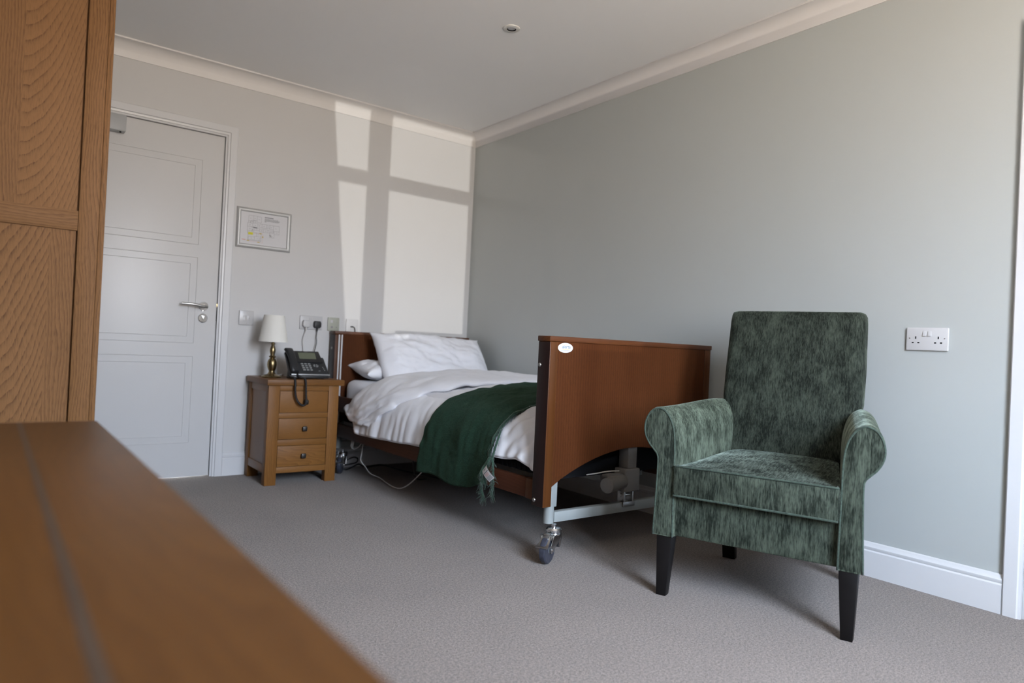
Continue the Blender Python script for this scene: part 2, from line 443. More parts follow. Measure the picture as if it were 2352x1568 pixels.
# ------------------------------------------------------------------ room shell
XL, YB, ZC = -3.23, -5.0, 2.373
bm = NB(); box(bm, (XL-0.1, YB-0.1, -0.1), (0.15, 0.15, 0)); struct('floor', bm, M['carpet'], 0)
bm = NB(); box(bm, (XL-0.1, YB-0.1, ZC), (0.15, 0.15, ZC+0.1)); struct('ceiling', bm, M['ceiling'], 0)
# back wall round its door opening
DX0, DX1, DZ = -2.62, -1.735, 1.995
bm = NB()
box(bm, (XL-0.1, 0, 0), (DX0, 0.12, ZC)); box(bm, (DX1, 0, 0), (0.0, 0.12, ZC)); box(bm, (DX0, 0, DZ), (DX1, 0.12, ZC))
struct('wall_back', bm, M['wall_white'], 0)
# right wall round its doorway
RY0, RY1, RZ = -4.36, -3.455, 1.995
bm = NB()
box(bm, (0, RY1, 0), (0.12, 0.12, ZC)); box(bm, (0, YB-0.1, 0), (0.12, RY0, ZC)); box(bm, (0, RY0, RZ), (0.12, RY1, ZC))
struct('wall_right', bm, M['wall_sage'], 0)
bm = NB(); box(bm, (XL-0.1, YB-0.1, 0), (XL, 0.0, ZC)); struct('wall_left', bm, M['wall_white'], 0)
bm = NB()
box(bm, (XL, YB-0.1, 0), (WX0, YB, ZC)); box(bm, (WX1, YB-0.1, 0), (0, YB, ZC))
box(bm, (WX0, YB-0.1, 0), (WX1, YB, WZ0)); box(bm, (WX0, YB-0.1, WZ1), (WX1, YB, ZC))
struct('wall_front', bm, M['wall_white'], 0)

# cornice: concave cove with a small lip top and bottom
def cove_prof():
    P = [(0, 2.290), (0.006, 2.290), (0.006, 2.2965)]
    for k in range(9):
        t = math.pi/2*k/8
        P.append((0.076-0.070*math.cos(t)+0.0, 2.2965+0.0685*math.sin(t)))
    P += [(0.082, 2.365), (0.082, ZC), (0, ZC)]
    return P
def cove(name, f0, f1):
    bm = NB(); prism(bm, cove_prof(), f0, f1); return struct(name, bm, M['cornice'], 50)
cove('trim_1', lambda p: (XL, -p[0], p[1]), lambda p: (-p[0], -p[0], p[1]))
cove('trim_2', lambda p: (-p[0], -p[0], p[1]), lambda p: (-p[0], YB, p[1]))

# skirting board
SK = [(0, 0), (0.018, 0), (0.018, 0.098), (0.013, 0.103), (0.0165, 0.110), (0.0165, 0.116), (0.011, 0.122), (0.008, 0.130), (0.004, 0.133), (0, 0.133)]
bm = NB(); prism(bm, SK, lambda p: (-1.683, -p[0], p[1]), lambda p: (-p[0], -p[0], p[1])); struct('baseboard_back', bm, M['gloss'], 30)
bm = NB(); prism(bm, SK, lambda p: (-p[0], -p[0], p[1]), lambda p: (-p[0], -3.398, p[1])); struct('baseboard_right', bm, M['gloss'], 30)

# architraves (profile: width outwards w, projection d)
AR = [(0, 0), (0, 0.010), (0.006, 0.012), (0.012, 0.012), (0.014, 0.018), (0.050, 0.018), (0.054, 0.015), (0.054, 0)]
w0, w1, hz = DX1-0.002, DX0+0.002, DZ-0.002
bm = NB()
prism(bm, AR, lambda p: (w0+p[0], -p[1], 0), lambda p: (w0+p[0], -p[1], hz+p[0]))
prism(bm, AR, lambda p: (w1-p[0], -p[1], 0), lambda p: (w1-p[0], -p[1], hz+p[0]))
prism(bm, AR, lambda p: (w0+p[0], -p[1], hz+p[0]), lambda p: (w1-p[0], -p[1], hz+p[0]))
# door lining and stop, inside the opening
box(bm, (DX1-0.012, -0.001, 0), (DX1+0.006, 0.115, DZ-0.0119)); box(bm, (DX0-0.006, -0.001, 0), (DX0+0.012, 0.115, DZ-0.0119))
box(bm, (DX0-0.006, -0.001, DZ-0.012), (DX1+0.006, 0.115, DZ+0.006))
box(bm, (DX1-0.030, 0.058, 0), (DX1-0.0121, 0.070, DZ-0.0121)); box(bm, (DX0+0.0121, 0.058, 0), (DX0+0.030, 0.070, DZ-0.0121)); box(bm, (DX0+0.0301, 0.058, DZ-0.030), (DX1-0.0301, 0.070, DZ-0.0121))
struct('trim_3', bm, M['gloss'], 30)
q0, q1, qz = RY1+0.001, RY0-0.001, RZ-0.002
bm = NB()
AR2 = [(0, 0), (0, 0.014), (0.008, 0.016), (0.012, 0.020), (0.050, 0.020), (0.054, 0.017), (0.054, 0)]
prism(bm, AR2, lambda p: (-p[1], q0+p[0], 0), lambda p: (-p[1], q0+p[0], qz+p[0]))
prism(bm, AR2, lambda p: (-p[1], q1-p[0], 0), lambda p: (-p[1], q1-p[0], qz+p[0]))
prism(bm, AR2, lambda p: (-p[1], q0+p[0], qz+p[0]), lambda p: (-p[1], q1-p[0], qz+p[0]))
box(bm, (-0.001, RY1-0.014, 0), (0.115, RY1, RZ), 0.001); box(bm, (-0.001, RY0, 0), (0.115, RY0+0.014, RZ), 0.001)
box(bm, (-0.001, RY0, RZ-0.014), (0.115, RY1, RZ), 0.001)
struct('trim_4', bm, M['gloss'], 30)
bm = NB(); box(bm, (0.03, RY0+0.016, 0.006), (0.07, RY1-0.016, RZ-0.016), 0.002); struct('door_2', bm, M['door'])

# door 1: three moulded panels; each a thin double groove in the leaf
def groove_panel(bm, x0, x1, z0, z1, yf):
    """a raised picture-frame moulding: chamfered ring standing very slightly out of the leaf"""
    d = 0.0022
    for (m, w) in ((0.0, 0.0045), (0.038, 0.0035)):
        a = [(x0+m, z0+m), (x1-m, z0+m), (x1-m, z1-m), (x0+m, z1-m)]
        b = [(x0+m+w, z0+m+w), (x1-m-w, z0+m+w), (x1-m-w, z1-m-w), (x0+m+w, z1-m-w)]
        c = [((p[0]+q[0])/2, (p[1]+q[1])/2) for p, q in zip(a, b)]
        va = [bm.verts.new((p[0], yf-0.0002, p[1])) for p in a]; vc = [bm.verts.new((p[0], yf-d, p[1])) for p in c]; vb = [bm.verts.new((p[0], yf-0.0002, p[1])) for p in b]
        for i in range(4):
            k = (i+1) % 4
            bm.faces.new((va[i], va[k], vc[k], vc[i])); bm.faces.new((vc[i], vc[k], vb[k], vb[i]))
YD = 0.012
bm = NB()
box(bm, (DX0+0.014, YD, 0.006), (DX1-0.015, YD+0.044, DZ-0.015), 0.0015)
door1 = struct('door_1', bm, M['door'])
bm = NB()
for (za, zb) in ((1.335, 1.826), (0.769, 1.264), (0.199, 0.696)):
    groove_panel(bm, DX0+0.125, -1.863, za, zb, YD)
bmesh.ops.recalc_face_normals(bm, faces=bm.faces)
obj('panel_moulding', bm, M['door'], door1, 0)
# lever handle on a round rose, escutcheon with thumb turn, latch
hx, hz_ = -1.822, 0.985
bm = NB(); lathe(bm, [(0.0, -0.010), (0.024, -0.010), (0.0265, -0.007), (0.027, 0.0), (0, 0)], (hx, YD, hz_), 40, 'Y')
lathe(bm, [(0.0, -0.042), (0.008, -0.042), (0.010, -0.02), (0.012, -0.009), (0, -0.009)], (hx, YD, hz_), 24, 'Y')
h = obj('door_handle', bm, M['chrome'], door1)
bm = NB(); tube(bm, [(hx+0.012, YD-0.041, hz_-0.004), (hx-0.002, YD-0.046, hz_-0.003), (hx-0.03, YD-0.050, hz_+0.001), (hx-0.07, YD-0.050, hz_+0.007), (hx-0.125, YD-0.044, hz_+0.008)], 0.0075, 14)
obj('lever', bm, M['satin'], h, label='satin steel lever')
bm = NB(); lathe(bm, [(0.0, -0.008), (0.023, -0.008), (0.0262, -0.005), (0.0265, 0.0), (0, 0)], (hx-0.001, YD, hz_-0.068), 40, 'Y')
e = obj('escutcheon', bm, M['chrome'], door1)
bm = NB(); prism(bm, [(-0.012, 0.016), (0.009, 0.014), (0.004, -0.002), (0.0, -0.012), (-0.005, -0.002)], lambda p: (hx+p[0], YD-0.0079, hz_-0.068+p[1]), lambda p: (hx+p[0], YD-0.015, hz_-0.068+p[1]), 0.001)
obj('thumb_turn', bm, M['satin'], e)
bm = NB(); box(bm, (-1.7502, YD-0.004, 0.985), (-1.7465, YD+0.006, 1.006), 0.0005); obj('latch', bm, M['brass'], door1)
bm = NB(); box(bm, (-1.7502, YD-0.0015, 0.905), (-1.7470, YD+0.01, 0.983), 0.0003); obj('lock_plate', bm, M['hole'], door1)
bm = NB(); box(bm, (-2.62+0.05, YD-0.058, 1.884), (-2.266, YD-0.001, 1.972), 0.004)
cl = obj('door_closer', bm, M['closer_grey'], door1)
bm = NB(); cyl(bm, (-2.29, YD-0.040, 1.886), (-2.29, YD-0.040, 1.878), 0.005, n=14); obj('adjuster_screw', bm, M['hole'], cl)

# window behind the camera
win_bm = NB()
gx = [-2.75, -1.971, -1.815, -1.161]
fy0, fy1 = YB-0.02, YB+0.02
box(win_bm, (WX0, fy0, WZ0), (gx[0], fy1, WZ1)); box(win_bm, (gx[3], fy0, WZ0), (WX1, fy1, WZ1)); box(win_bm, (gx[1], fy0, WZ0), (gx[2], fy1, WZ1))
for a, b in ((gx[0], gx[1]), (gx[2], gx[3])):
    box(win_bm, (a, fy0, WZ0), (b, fy1, 0.803)); box(win_bm, (a, fy0, 1.795), (b, fy1, 1.895)); box(win_bm, (a, fy0, 2.292), (b, fy1, WZ1))
win = struct('window_1', win_bm, M['gloss'], 0)
bm = NB()
for a, b in ((gx[0], gx[1]), (gx[2], gx[3])):
    for c, d in ((0.803, 1.795), (1.895, 2.292)):
        v = [bm.verts.new(p) for p in ((a, YB, c), (b, YB, c), (b, YB, d), (a, YB, d))]; bm.faces.new(v)
obj('pane', bm, M['glass'], win, 0)
# unseen cloth added to cut the slanted edge of the sun patch
bm = NB()
def cur(u, v):
    z = 0.45+1.87*v
    xr = -2.22+0.15*(2.33-z)/1.45
    x = -3.05+(xr+3.05)*u
    return Vector((x, YB+0.05+0.014*math.sin(u*60), z))
sheet(bm, 90, 8, cur)
cu = obj('light_mask', bm, M['light_mask'], None, 180); cu.modifiers.new('s', 'SOLIDIFY').thickness = 0.004
tag(cu, 'unseen beige cloth added to slant the edge of the sun patch', 'light_mask')

# ------------------------------------------------------------------ wardrobe (its side faces the camera)
wy = -1.918; wx1 = -2.5505; wy2 = -0.96; wx0 = XL+0.02
wr = thing('wardrobe', 'tall oak wardrobe with framed side panels, beside the chest of drawers', 'wardrobe', (0, 0, 0))
bm = NB()
box(bm, (wx0+0.004, wy+0.012, 0.06), (-2.580, wy2-0.004, 1.935)); obj('carcass', bm, M['oak_w_stile'], wr)
bm = NB(); box(bm, (-2.6164, wy, 0.0), (-2.566, wy+0.045, 1.935), 0.0015)
obj('stile', bm, M['oak_w_stile'], wr)
bm = NB(); box(bm, (wx0, wy, 0.0), (wx0+0.066, wy+0.045, 1.935), 0.0015); obj('stile', bm, M['oak_w_stile'], wr)
for (a, b) in ((1.106, 1.1623), (0.06, 0.14), (1.86, 1.935)):
    bm = NB(); box(bm, (wx0+0.066, wy+0.0006, a), (-2.617, wy+0.03, b), 0.001); obj('rail', bm, M['oak_w_rail'], wr)
bm = NB(); box(bm, (-2.7608, wy+0.006, 1.1628), (-2.6208, wy+0.02, 1.859)); n0 = len(bm.faces); box(bm, (wx0+0.066, wy+0.006, 1.1628), (-2.7608, wy+0.02, 1.859)); bm.faces.ensure_lookup_table()
for f in bm.faces[n0:]: f.material_index = 1
obj('upper_panel', bm, [M['oak_w_up'], M['oak_w_plain']], wr)
bm = NB(); box(bm, (wx0+0.066, wy+0.006, 0.131), (-2.6808, wy+0.02, 1.1055)); n0 = len(bm.faces); box(bm, (-2.6808, wy+0.006, 0.131), (-2.6208, wy+0.02, 1.1055)); bm.faces.ensure_lookup_table()
for f in bm.faces[n0:]: f.material_index = 1
obj('lower_panel', bm, [M['oak_w_low'], M['oak_w_plain']], wr)
for k, (ya, yb) in enumerate(((wy+0.003, (wy+wy2)/2-0.001), ((wy+wy2)/2+0.001, wy2-0.003))):
    bm = NB(); box(bm, (-2.5655, ya, 0.10), (wx1, yb, 1.925), 0.0015); d = obj('door', bm, M['oak_w_stile'], wr)
    bm = NB(); ky = (yb-0.03) if k == 0 else (ya+0.03)
    cyl(bm, (wx1, ky, 1.0), (wx1+0.014, ky, 1.0), 0.006, n=12); obj('knob', bm, M['pewter'], d)
bm = NB(); box(bm, (wx0-0.005, wy-0.012, 1.9355), (wx1+0.012, wy2+0.008, 1.965), 0.003); obj('top', bm, M['oak_w_rail'], wr)

# ------------------------------------------------------------------ chest of drawers under the camera
cz, cx1, cy1, cy0 = 0.652, -2.634, -2.690, -4.10
ch = thing('chest_of_drawers', 'low wide oak chest of drawers filling the near corner, top out of focus', 'chest of drawers', (0, 0, 0))
bm = NB()
prism(bm, [(XL+0.02, 0), (cx1-0.0, 0), (cx1, 0.026), (XL+0.02, 0.026)],
      lambda p: (p[0], cy0, cz-0.026+p[1]), lambda p: (p[0], cy1, cz-0.026+p[1]), 0.0015)
tp_ = obj('top', bm, M['oak_chest'], ch, 25)
bm = NB(); box(bm, (-2.7605, cy0+0.002, cz-0.004), (-2.7520, cy1-0.002, cz+0.0003)); obj('inlay_strip', bm, M['inlay'], tp_, 0)
bm = NB(); box(bm, (XL+0.035, cy0+0.02, 0.05), (cx1-0.03, cy1-0.018, cz-0.0265), 0.002); obj('carcass', bm, M['oak_v'], ch)
for (a, b) in ((XL+0.03, cy0+0.018), (XL+0.03, cy1-0.062), (cx1-0.062, cy0+0.018), (cx1-0.062, cy1-0.062)):
    bm = NB(); box(bm, (a, b, 0), (a+0.045, b+0.045, cz-0.0265), 0.002); obj('leg', bm, M['oak_v'], ch)
for r in range(3):
    for q in range(2):
        ya = cy0+0.075+q*0.64; za = 0.09+r*0.178
        bm = NB(); box(bm, (cx1-0.032, ya, za), (cx1-0.022, ya+0.62, za+0.165), 0.002); d = obj('drawer', bm, M['oak_drawer'], ch)
        bm = NB(); lathe(bm, [(0.0, 0.0), (0.006, 0), (0.006, 0.006), (0.012, 0.010), (0.010, 0.017), (0, 0.018)], (cx1-0.022, ya+0.31, za+0.085), 16, 'X'); obj('knob', bm, M['pewter'], d)

# ------------------------------------------------------------------ bedside cabinet
nx0, nx1, nyf, nyb = -1.556, -1.145, -0.395, -0.03
ns = thing('bedside_cabinet', 'small oak bedside cabinet with three drawers', 'bedside cabinet', ((nx0+nx1)/2, -0.21, 0))
ox, oy = (nx0+nx1)/2, -0.21
def nb(bm, a, b, bev=0.0015): box(bm, (a[0]-ox, a[1]-oy, a[2]), (b[0]-ox, b[1]-oy, b[2]), bev)
def npart(name, boxes, mat, parent=ns, bev=0.0015):
    bm = NB()
    for a, b in boxes: nb(bm, a, b, bev)
    return obj(name, bm, mat, parent)
npart('top', [((-1.569, -0.411, 0.559), (-1.119, -0.022, 0.592))], M['oak_top'], bev=0.003)
for (a, b) in ((nx0, nx0+0.063), (nx1-0.062, nx1)):
    npart('leg', [((a, nyf, 0), (b, nyf+0.05, 0.5588))], M['oak_v'])
    npart('leg', [((a, nyb-0.05, 0), (b, nyb, 0.5588))], M['oak_v'])
npart('carcass', [((nx0+0.063, nyf+0.012, 0.068), (nx1-0.062, nyb-0.002, 0.556))], M['seam'], bev=0)
for (a, b) in ((0.0665, 0.0985), (0.2185, 0.2525), (0.3735, 0.4025), (0.5285, 0.5588)):
    npart('rail', [((nx0+0.0632, nyf+0.0008, a), (nx1-0.0622, nyf+0.03, b))], M['oak_h'], bev=0.0008)
for sx_ in (0, 1):
    xa, xb = ((nx0, nx0+0.02), (nx1-0.02, nx1))[sx_]
    npart('side_rail', [((xa+0.001, nyf+0.0502, 0.0665), (xb-0.001, nyb-0.0502, 0.112))], M['oak_side'], bev=0.001)
    npart('side_rail', [((xa+0.001, nyf+0.0502, 0.520), (xb-0.001, nyb-0.0502, 0.5588))], M['oak_side'], bev=0.001)
    npart('side_panel', [((xa+0.007, nyf+0.0502, 0.1122), (xb-0.007, nyb-0.0502, 0.5198))], M['oak_side'], bev=0.0)
drawers = []
for k, (a, b) in enumerate(((0.4045, 0.5265), (0.2545, 0.3715), (0.1005, 0.2165))):
    d = npart('drawer', [((nx0+0.0655, nyf+0.0025, a), (nx1-0.0645, nyf+0.025, b))], M['oak_drawer'], bev=0.0012)
    zc = (a+b)/2
    bm = NB(); kx, ky = -1.345-ox, nyf+0.0025-oy
    cyl(bm, (kx, ky, zc), (kx, ky-0.012, zc), 0.006, n=16)
    rings = []
    for (s, dy) in ((0.007, -0.010), (0.0135, -0.014), (0.0145, -0.018), (0.0125, -0.022), (0.006, -0.0245)):
        ring = []
        for q in range(24):
            t = 2*math.pi*q/24; c_, s_ = math.cos(t), math.sin(t)
            e_ = 0.45
            ring.append((kx+s*math.copysign(abs(c_)**e_, c_), ky+dy, zc+s*math.copysign(abs(s_)**e_, s_)))
        rings.append(ring)
    ring_loft(bm, rings)
    obj('knob', bm, M['pewter'], d)

# ------------------------------------------------------------------ table lamp
lx, ly, lz = -1.481, -0.20, 0.592
lamp = thing('table_lamp', 'brass table lamp with a tapered cream shade', 'lamp', (lx, ly, lz))
bm = NB()
lathe(bm, [(0, 0), (0.056, 0), (0.0575, 0.004), (0.055, 0.008), (0.044, 0.013), (0.036, 0.016), (0.024, 0.020), (0.019, 0.028), (0.0165, 0.036), (0.017, 0.040),
           (0.0215, 0.047), (0.0255, 0.060), (0.0275, 0.075), (0.0265, 0.090), (0.022, 0.102), (0.016, 0.110), (0.0125, 0.114), (0.0185, 0.118), (0.020, 0.121),
           (0.0185, 0.124), (0.0125, 0.128), (0.0125, 0.134), (0.0155, 0.146), (0.0165, 0.158), (0.0145, 0.170), (0.0100, 0.183), (0.0085, 0.190), (0.0125, 0.193), (0.0125, 0.197), (0.008, 0.200), (0.008, 0.235), (0, 0.235)], (0, 0, 0), 48)
obj('base', bm, M['brass_dark'], lamp)
bm = NB()
lathe(bm, [(0.0815, 0.207), (0.0572, 0.362), (0.0564, 0.362), (0.0807, 0.207)], (0, 0, 0), 64)
bm.faces.ensure_lookup_table()
for f in [f for f in bm.faces if len(f.verts) > 4]: bm.faces.remove(f)
obj('lamp_shade', bm, M['shade'], lamp)
bm = NB(); lathe(bm, [(0, 0.235), (0.014, 0.235), (0.016, 0.25), (0.029, 0.28), (0.029, 0.30), (0.014, 0.325), (0, 0.328)], (0, 0, 0), 24); obj('bulb', bm, M['plastic_white'], lamp)
bm = NB(); tube(bm, [(0.035, 0.04, 0.008), (0.065, 0.06, 0.012), (0.085, 0.05, 0.018), (0.09, 0.08, 0.010), (0.085, 0.14, 0.004), (0.08, 0.172, 0.0045), (0.08, 0.189, 0.000), (0.08, 0.191, -0.04)], 0.0028, 8); obj('flex', bm, M['cable_white'], lamp)

# ------------------------------------------------------------------ desk telephone
ph = thing('desk_phone', 'black office desk telephone with a small display', 'telephone', (-1.30, -0.27, 0.592), math.radians(-1.0))
PW = 0.118          # half width of body
th = math.radians(47)
def slope(u, t, out=0.0):
    """point on the tilted face: u across, t up the face, out along its normal"""
    return Vector((u, -0.062+t*math.cos(th)-out*math.sin(th), 0.030+t*math.sin(th)+out*math.cos(th)))
bm = NB()
hexa(bm, [slope(-PW, 0, -0.022), slope(PW, 0, -0.022), slope(PW, 0.130, -0.016), slope(-PW, 0.130, -0.016)],
         [slope(-PW, 0), slope(PW, 0), slope(PW-0.012, 0.130), slope(-PW+0.006, 0.130)], 0.004)
body = obj('body', bm, M['phone_black'], ph)
bm = NB()   # raised head with the display
hexa(bm, [slope(-0.075, 0.085, -0.012), slope(0.098, 0.085, -0.012), slope(0.086, 0.172, -0.014), slope(-0.075, 0.172, -0.014)],
         [slope(-0.074, 0.085, 0.007), slope(0.097, 0.085, 0.007), slope(0.085, 0.172, 0.007), slope(-0.074, 0.172, 0.007)], 0.003)
head = obj('display_housing', bm, M['plastic_black'], ph)
bm = NB(); hexa(bm, [slope(-0.042, 0.110, 0.006), slope(0.060, 0.110, 0.006), slope(0.058, 0.158, 0.006), slope(-0.044, 0.158, 0.006)],
                [slope(-0.042, 0.110, 0.0076), slope(0.060, 0.110, 0.0076), slope(0.058, 0.158, 0.0076), slope(-0.044, 0.158, 0.0076)])
obj('screen', bm, M['lcd'], head)
def flat_text(name, s, size, place, mat, parent, thick=0.0002, bold=0.0):
    cu_ = bpy.data.curves.new(name, 'FONT'); cu_.body = s; cu_.size = size; cu_.align_x = 'CENTER'; cu_.align_y = 'CENTER'; cu_.extrude = thick; cu_.offset = bold
    to = bpy.data.objects.new(name+'_t', cu_); COL.objects.link(to)
    dg = bpy.context.evaluated_depsgraph_get()
    me = bpy.data.meshes.new_from_object(to.evaluated_get(dg))
    bpy.data.objects.remove(to); bpy.data.curves.remove(cu_)
    for v in me.vertices: v.co = place(v.co)
    me.materials.clear(); me.materials.append(mat)
    o = bpy.data.objects.new(name, me); COL.objects.link(o); o.parent = parent
    return o
flat_text('maker_lettering', 'Yealink', 0.010, lambda c_: slope(0.006+c_.x, 0.166+c_.y, 0.0074+c_.z), M['key'], head)
for r in range(4):
    for q in range(3):
        u0 = -0.040+q*0.021+r*0.002; t0 = 0.072-r*0.0155
        bm = NB()
        hexa(bm, [slope(u0, t0), slope(u0+0.014, t0), slope(u0+0.014, t0+0.0085), slope(u0, t0+0.0085)],
                 [slope(u0, t0, 0.003), slope(u0+0.014, t0, 0.003), slope(u0+0.014, t0+0.0085, 0.003), slope(u0, t0+0.0085, 0.003)])
        obj('number_key', bm, M['key'], body)
for (u0, t0, w_, h_) in ((0.036, 0.066, 0.009, 0.006), (0.050, 0.066, 0.008, 0.006), (0.036, 0.056, 0.007, 0.006), (0.049, 0.053, 0.010, 0.007), (0.033, 0.061, 0.005, 0.005), (0.058, 0.060, 0.005, 0.005),
                         (0.085, 0.050, 0.006, 0.004), (0.088, 0.038, 0.006, 0.004), (0.091, 0.026, 0.006, 0.005), (0.056, 0.022, 0.012, 0.003)):
    bm = NB()
    hexa(bm, [slope(u0, t0), slope(u0+w_, t0), slope(u0+w_, t0+h_), slope(u0, t0+h_)], [slope(u0, t0, 0.002), slope(u0+w_, t0, 0.002), slope(u0+w_, t0+h_, 0.002), slope(u0, t0+h_, 0.002)])
    obj('function_key', bm, M['key'], body)
bm = NB(); box(bm, (-PW+0.006, -0.0705, 0.0215), (PW, -0.062, 0.030), 0.001); obj('silver_strip', bm, M['silver_strip'], ph, label='silver strip')
bm = NB(); box(bm, (-PW, -0.066, 0.004), (PW-0.004, -0.030, 0.0212), 0.004)
box(bm, (-0.10, -0.05, 0.0), (-0.06, 0.05, 0.008), 0.002); box(bm, (0.05, -0.05, 0.0), (0.09, 0.05, 0.008), 0.002)
hexa(bm, [(-0.10, 0.00, 0.0), (0.09, 0.00, 0.0), (0.09, 0.055, 0.0), (-0.10, 0.055, 0.0)], [(-0.10, 0.00, 0.058), (0.09, 0.00, 0.058), (0.09, 0.016, 0.088), (-0.10, 0.016, 0.088)], 0.002)
obj('foot_stand', bm, M['plastic_black'], ph)
# handset lying in its cradle on the left
bm = NB(); rings = []
for (t, out, hw, hh) in ((-0.004, 0.014, 0.018, 0.008), (0.000, 0.018, 0.022, 0.013), (0.03, 0.021, 0.023, 0.013), (0.07, 0.028, 0.021, 0.010), (0.11, 0.029, 0.021, 0.010), (0.145, 0.022, 0.022, 0.012), (0.172, 0.013, 0.023, 0.014), (0.183, 0.006, 0.022, 0.012), (0.187, 0.002, 0.018, 0.007)):
    ring = []
    for q in range(20):
        a_ = 2*math.pi*q/20; c_, s_ = math.cos(a_), math.sin(a_)
        ring.append(slope(-0.092+hw*math.copysign(abs(c_)**0.55, c_)-0.012*(t/0.18)*0.4, t, out+hh*math.copysign(abs(s_)**0.55, s_)))
    rings.append(ring)
ring_loft(bm, rings)
hs = obj('handset', bm, M['phone_black'], ph, 60)
bm = NB()
hexa(bm, [slope(-PW, -0.002, -0.020), slope(-0.066, -0.002, -0.020), slope(-0.066, 0.170, -0.016), slope(-PW, 0.170, -0.016)],
         [slope(-PW, -0.002, 0.002), slope(-0.066, -0.002, 0.002), slope(-0.066, 0.165, 0.002), slope(-PW, 0.165, 0.002)], 0.004)
obj('cradle', bm, M['plastic_black'], ph)
# curly cord hanging over the front of the cabinet
cord = spline([(-0.117, -0.05, 0.020), (-0.120, -0.085, 0.012), (-0.116, -0.134, 0.010), (-0.115, -0.154, -0.02), (-0.115, -0.156, -0.06), (-0.110, -0.157, -0.095), (-0.096, -0.158, -0.125),
               (-0.076, -0.160, -0.1415), (-0.058, -0.161, -0.140), (-0.051, -0.160, -0.118), (-0.053, -0.157, -0.08), (-0.055, -0.156, -0.03), (-0.060, -0.150, 0.006), (-0.070, -0.105, 0.014), (-0.078, -0.070, 0.026)], 44)
bm = NB(); rings = []; m_ = len(cord); pts = []
prev = Vector((0, 1, 0)); turns = 105
for i in range(m_):
    t = (cord[min(i+1, m_-1)]-cord[max(i-1, 0)]).normalized()
    a_ = (prev-t*prev.dot(t)).normalized(); prev = a_; b_ = t.cross(a_)
    ang = 2*math.pi*turns*i/m_
    pts.append(cord[i]+(a_*math.cos(ang)+b_*math.sin(ang))*0.0054)
tube(bm, [cord[i] for i in range(0, m_, 4)], 0.0052, 8, smooth=False)
tube(bm, pts, 0.0017, 5, smooth=False)
obj('cord', bm, M['plastic_black'], ph, 180)

# ------------------------------------------------------------------ wall plates (front face towards -y, built at origin, then turned for the right wall)
def plate(name, label, cat, loc, w, h_, mat, rotz=0.0, group=None):
    t = thing(name, label, cat, loc, rotz, group)
    bm = NB(); box(bm, (0, -0.009, -h_), (w, -0.0002, 0), 0.003, 3)
    obj('face_plate', bm, mat, t)
    return t
def lump(name, parent, a, b, mat, bev=0.001):
    bm = NB(); box(bm, a, b, bev); return obj(name, bm, mat, parent)
def screw(parent, x, z, mat='screw'):
    bm = NB(); cyl(bm, (x, -0.0085, z), (x, -0.0098, z), 0.0024, n=14); obj('screw', bm, M[mat], parent)
def socket_pins(parent, cx_):
    bm = NB()
    box(bm, (cx_-0.0022, -0.0094, -0.0425), (cx_+0.0022, -0.0088, -0.033)); box(bm, (cx_-0.0135, -0.0094, -0.059), (cx_-0.0065, -0.0088, -0.054)); box(bm, (cx_+0.0065, -0.0094, -0.059), (cx_+0.0135, -0.0088, -0.054))
    obj('pin_holes', bm, M['hole'], parent, 0)
def rocker(parent, x, z, w=0.0125, h_=0.020, name='rocker'):
    bm = NB(); hexa(bm, [(x-w/2, -0.0088, z-h_/2), (x+w/2, -0.0088, z-h_/2), (x+w/2, -0.0088, z+h_/2), (x-w/2, -0.0088, z+h_/2)],
                    [(x-w/2, -0.0135, z-h_/2), (x+w/2, -0.0135, z-h_/2), (x+w/2, -0.0100, z+h_/2), (x-w/2, -0.0100, z+h_/2)], 0.0008)
    obj(name, bm, M['plastic_white'], parent)
s1 = plate('double_socket', 'white double socket on the sage wall beside the armchair', 'socket', (-0.0005, -3.054, 0.980), 0.146, 0.086, M['plastic_white'], math.radians(-90))
rocker(s1, 0.065, -0.022); rocker(s1, 0.082, -0.022); socket_pins(s1, 0.034); socket_pins(s1, 0.112); screw(s1, 0.0125, -0.040); screw(s1, 0.1335, -0.040)
s2 = plate('double_socket', 'white double socket above the bedside cabinet with two plugs in it', 'socket', (-1.258, -0.0005, 0.971), 0.146, 0.086, M['plastic_white'])
rocker(s2, 0.065, -0.022); rocker(s2, 0.082, -0.022); screw(s2, 0.0125, -0.040); screw(s2, 0.1335, -0.040)
sw = plate('light_switch', 'white square wall switch beside the door frame', 'switch', (-1.626, -0.0005, 0.977), 0.086, 0.086, M['plastic_white'])
rocker(sw, 0.0325, -0.045, 0.018, 0.032, 'rocker')
lump('insert', sw, (0.047, -0.0102, -0.060), (0.067, -0.0088, -0.030), M['plastic_white']); lump('key_slot', sw, (0.0563, -0.0106, -0.050), (0.0578, -0.0098, -0.040), M['ink_dark'], 0.0002)
screw(sw, 0.044, -0.013); screw(sw, 0.044, -0.075)
nc = plate('call_point', 'olive grey square call plate partly behind the headboard', 'call point', (-1.076, -0.0005, 0.970), 0.078, 0.086, M['plastic_olive'])
lump('indicator', nc, (0.018, -0.0105, -0.034), (0.034, -0.0088, -0.016), M['plastic_white']); lump('button', nc, (0.048, -0.0098, -0.034), (0.067, -0.0088, -0.012), M['plastic_olive'], 0.0006)
for (x, z, r) in ((0.028, -0.062, 0.0065), (0.058, -0.062, 0.0038), (0.041, -0.026, 0.0016)):
    bm = NB(); cyl(bm, (x, -0.0088, z), (x, -0.0102, z), r, n=18); obj('jack', bm, M['ink'], nc)
tp = plate('data_socket', 'white square outlet with a thin black lead above the headboard', 'socket', (-0.950, -0.0005, 0.968), 0.084, 0.086, M['plastic_white'])
lump('module', tp, (0.012, -0.0105, -0.075), (0.040, -0.0088, -0.014), M['plastic_white']); screw(tp, 0.070, -0.043)
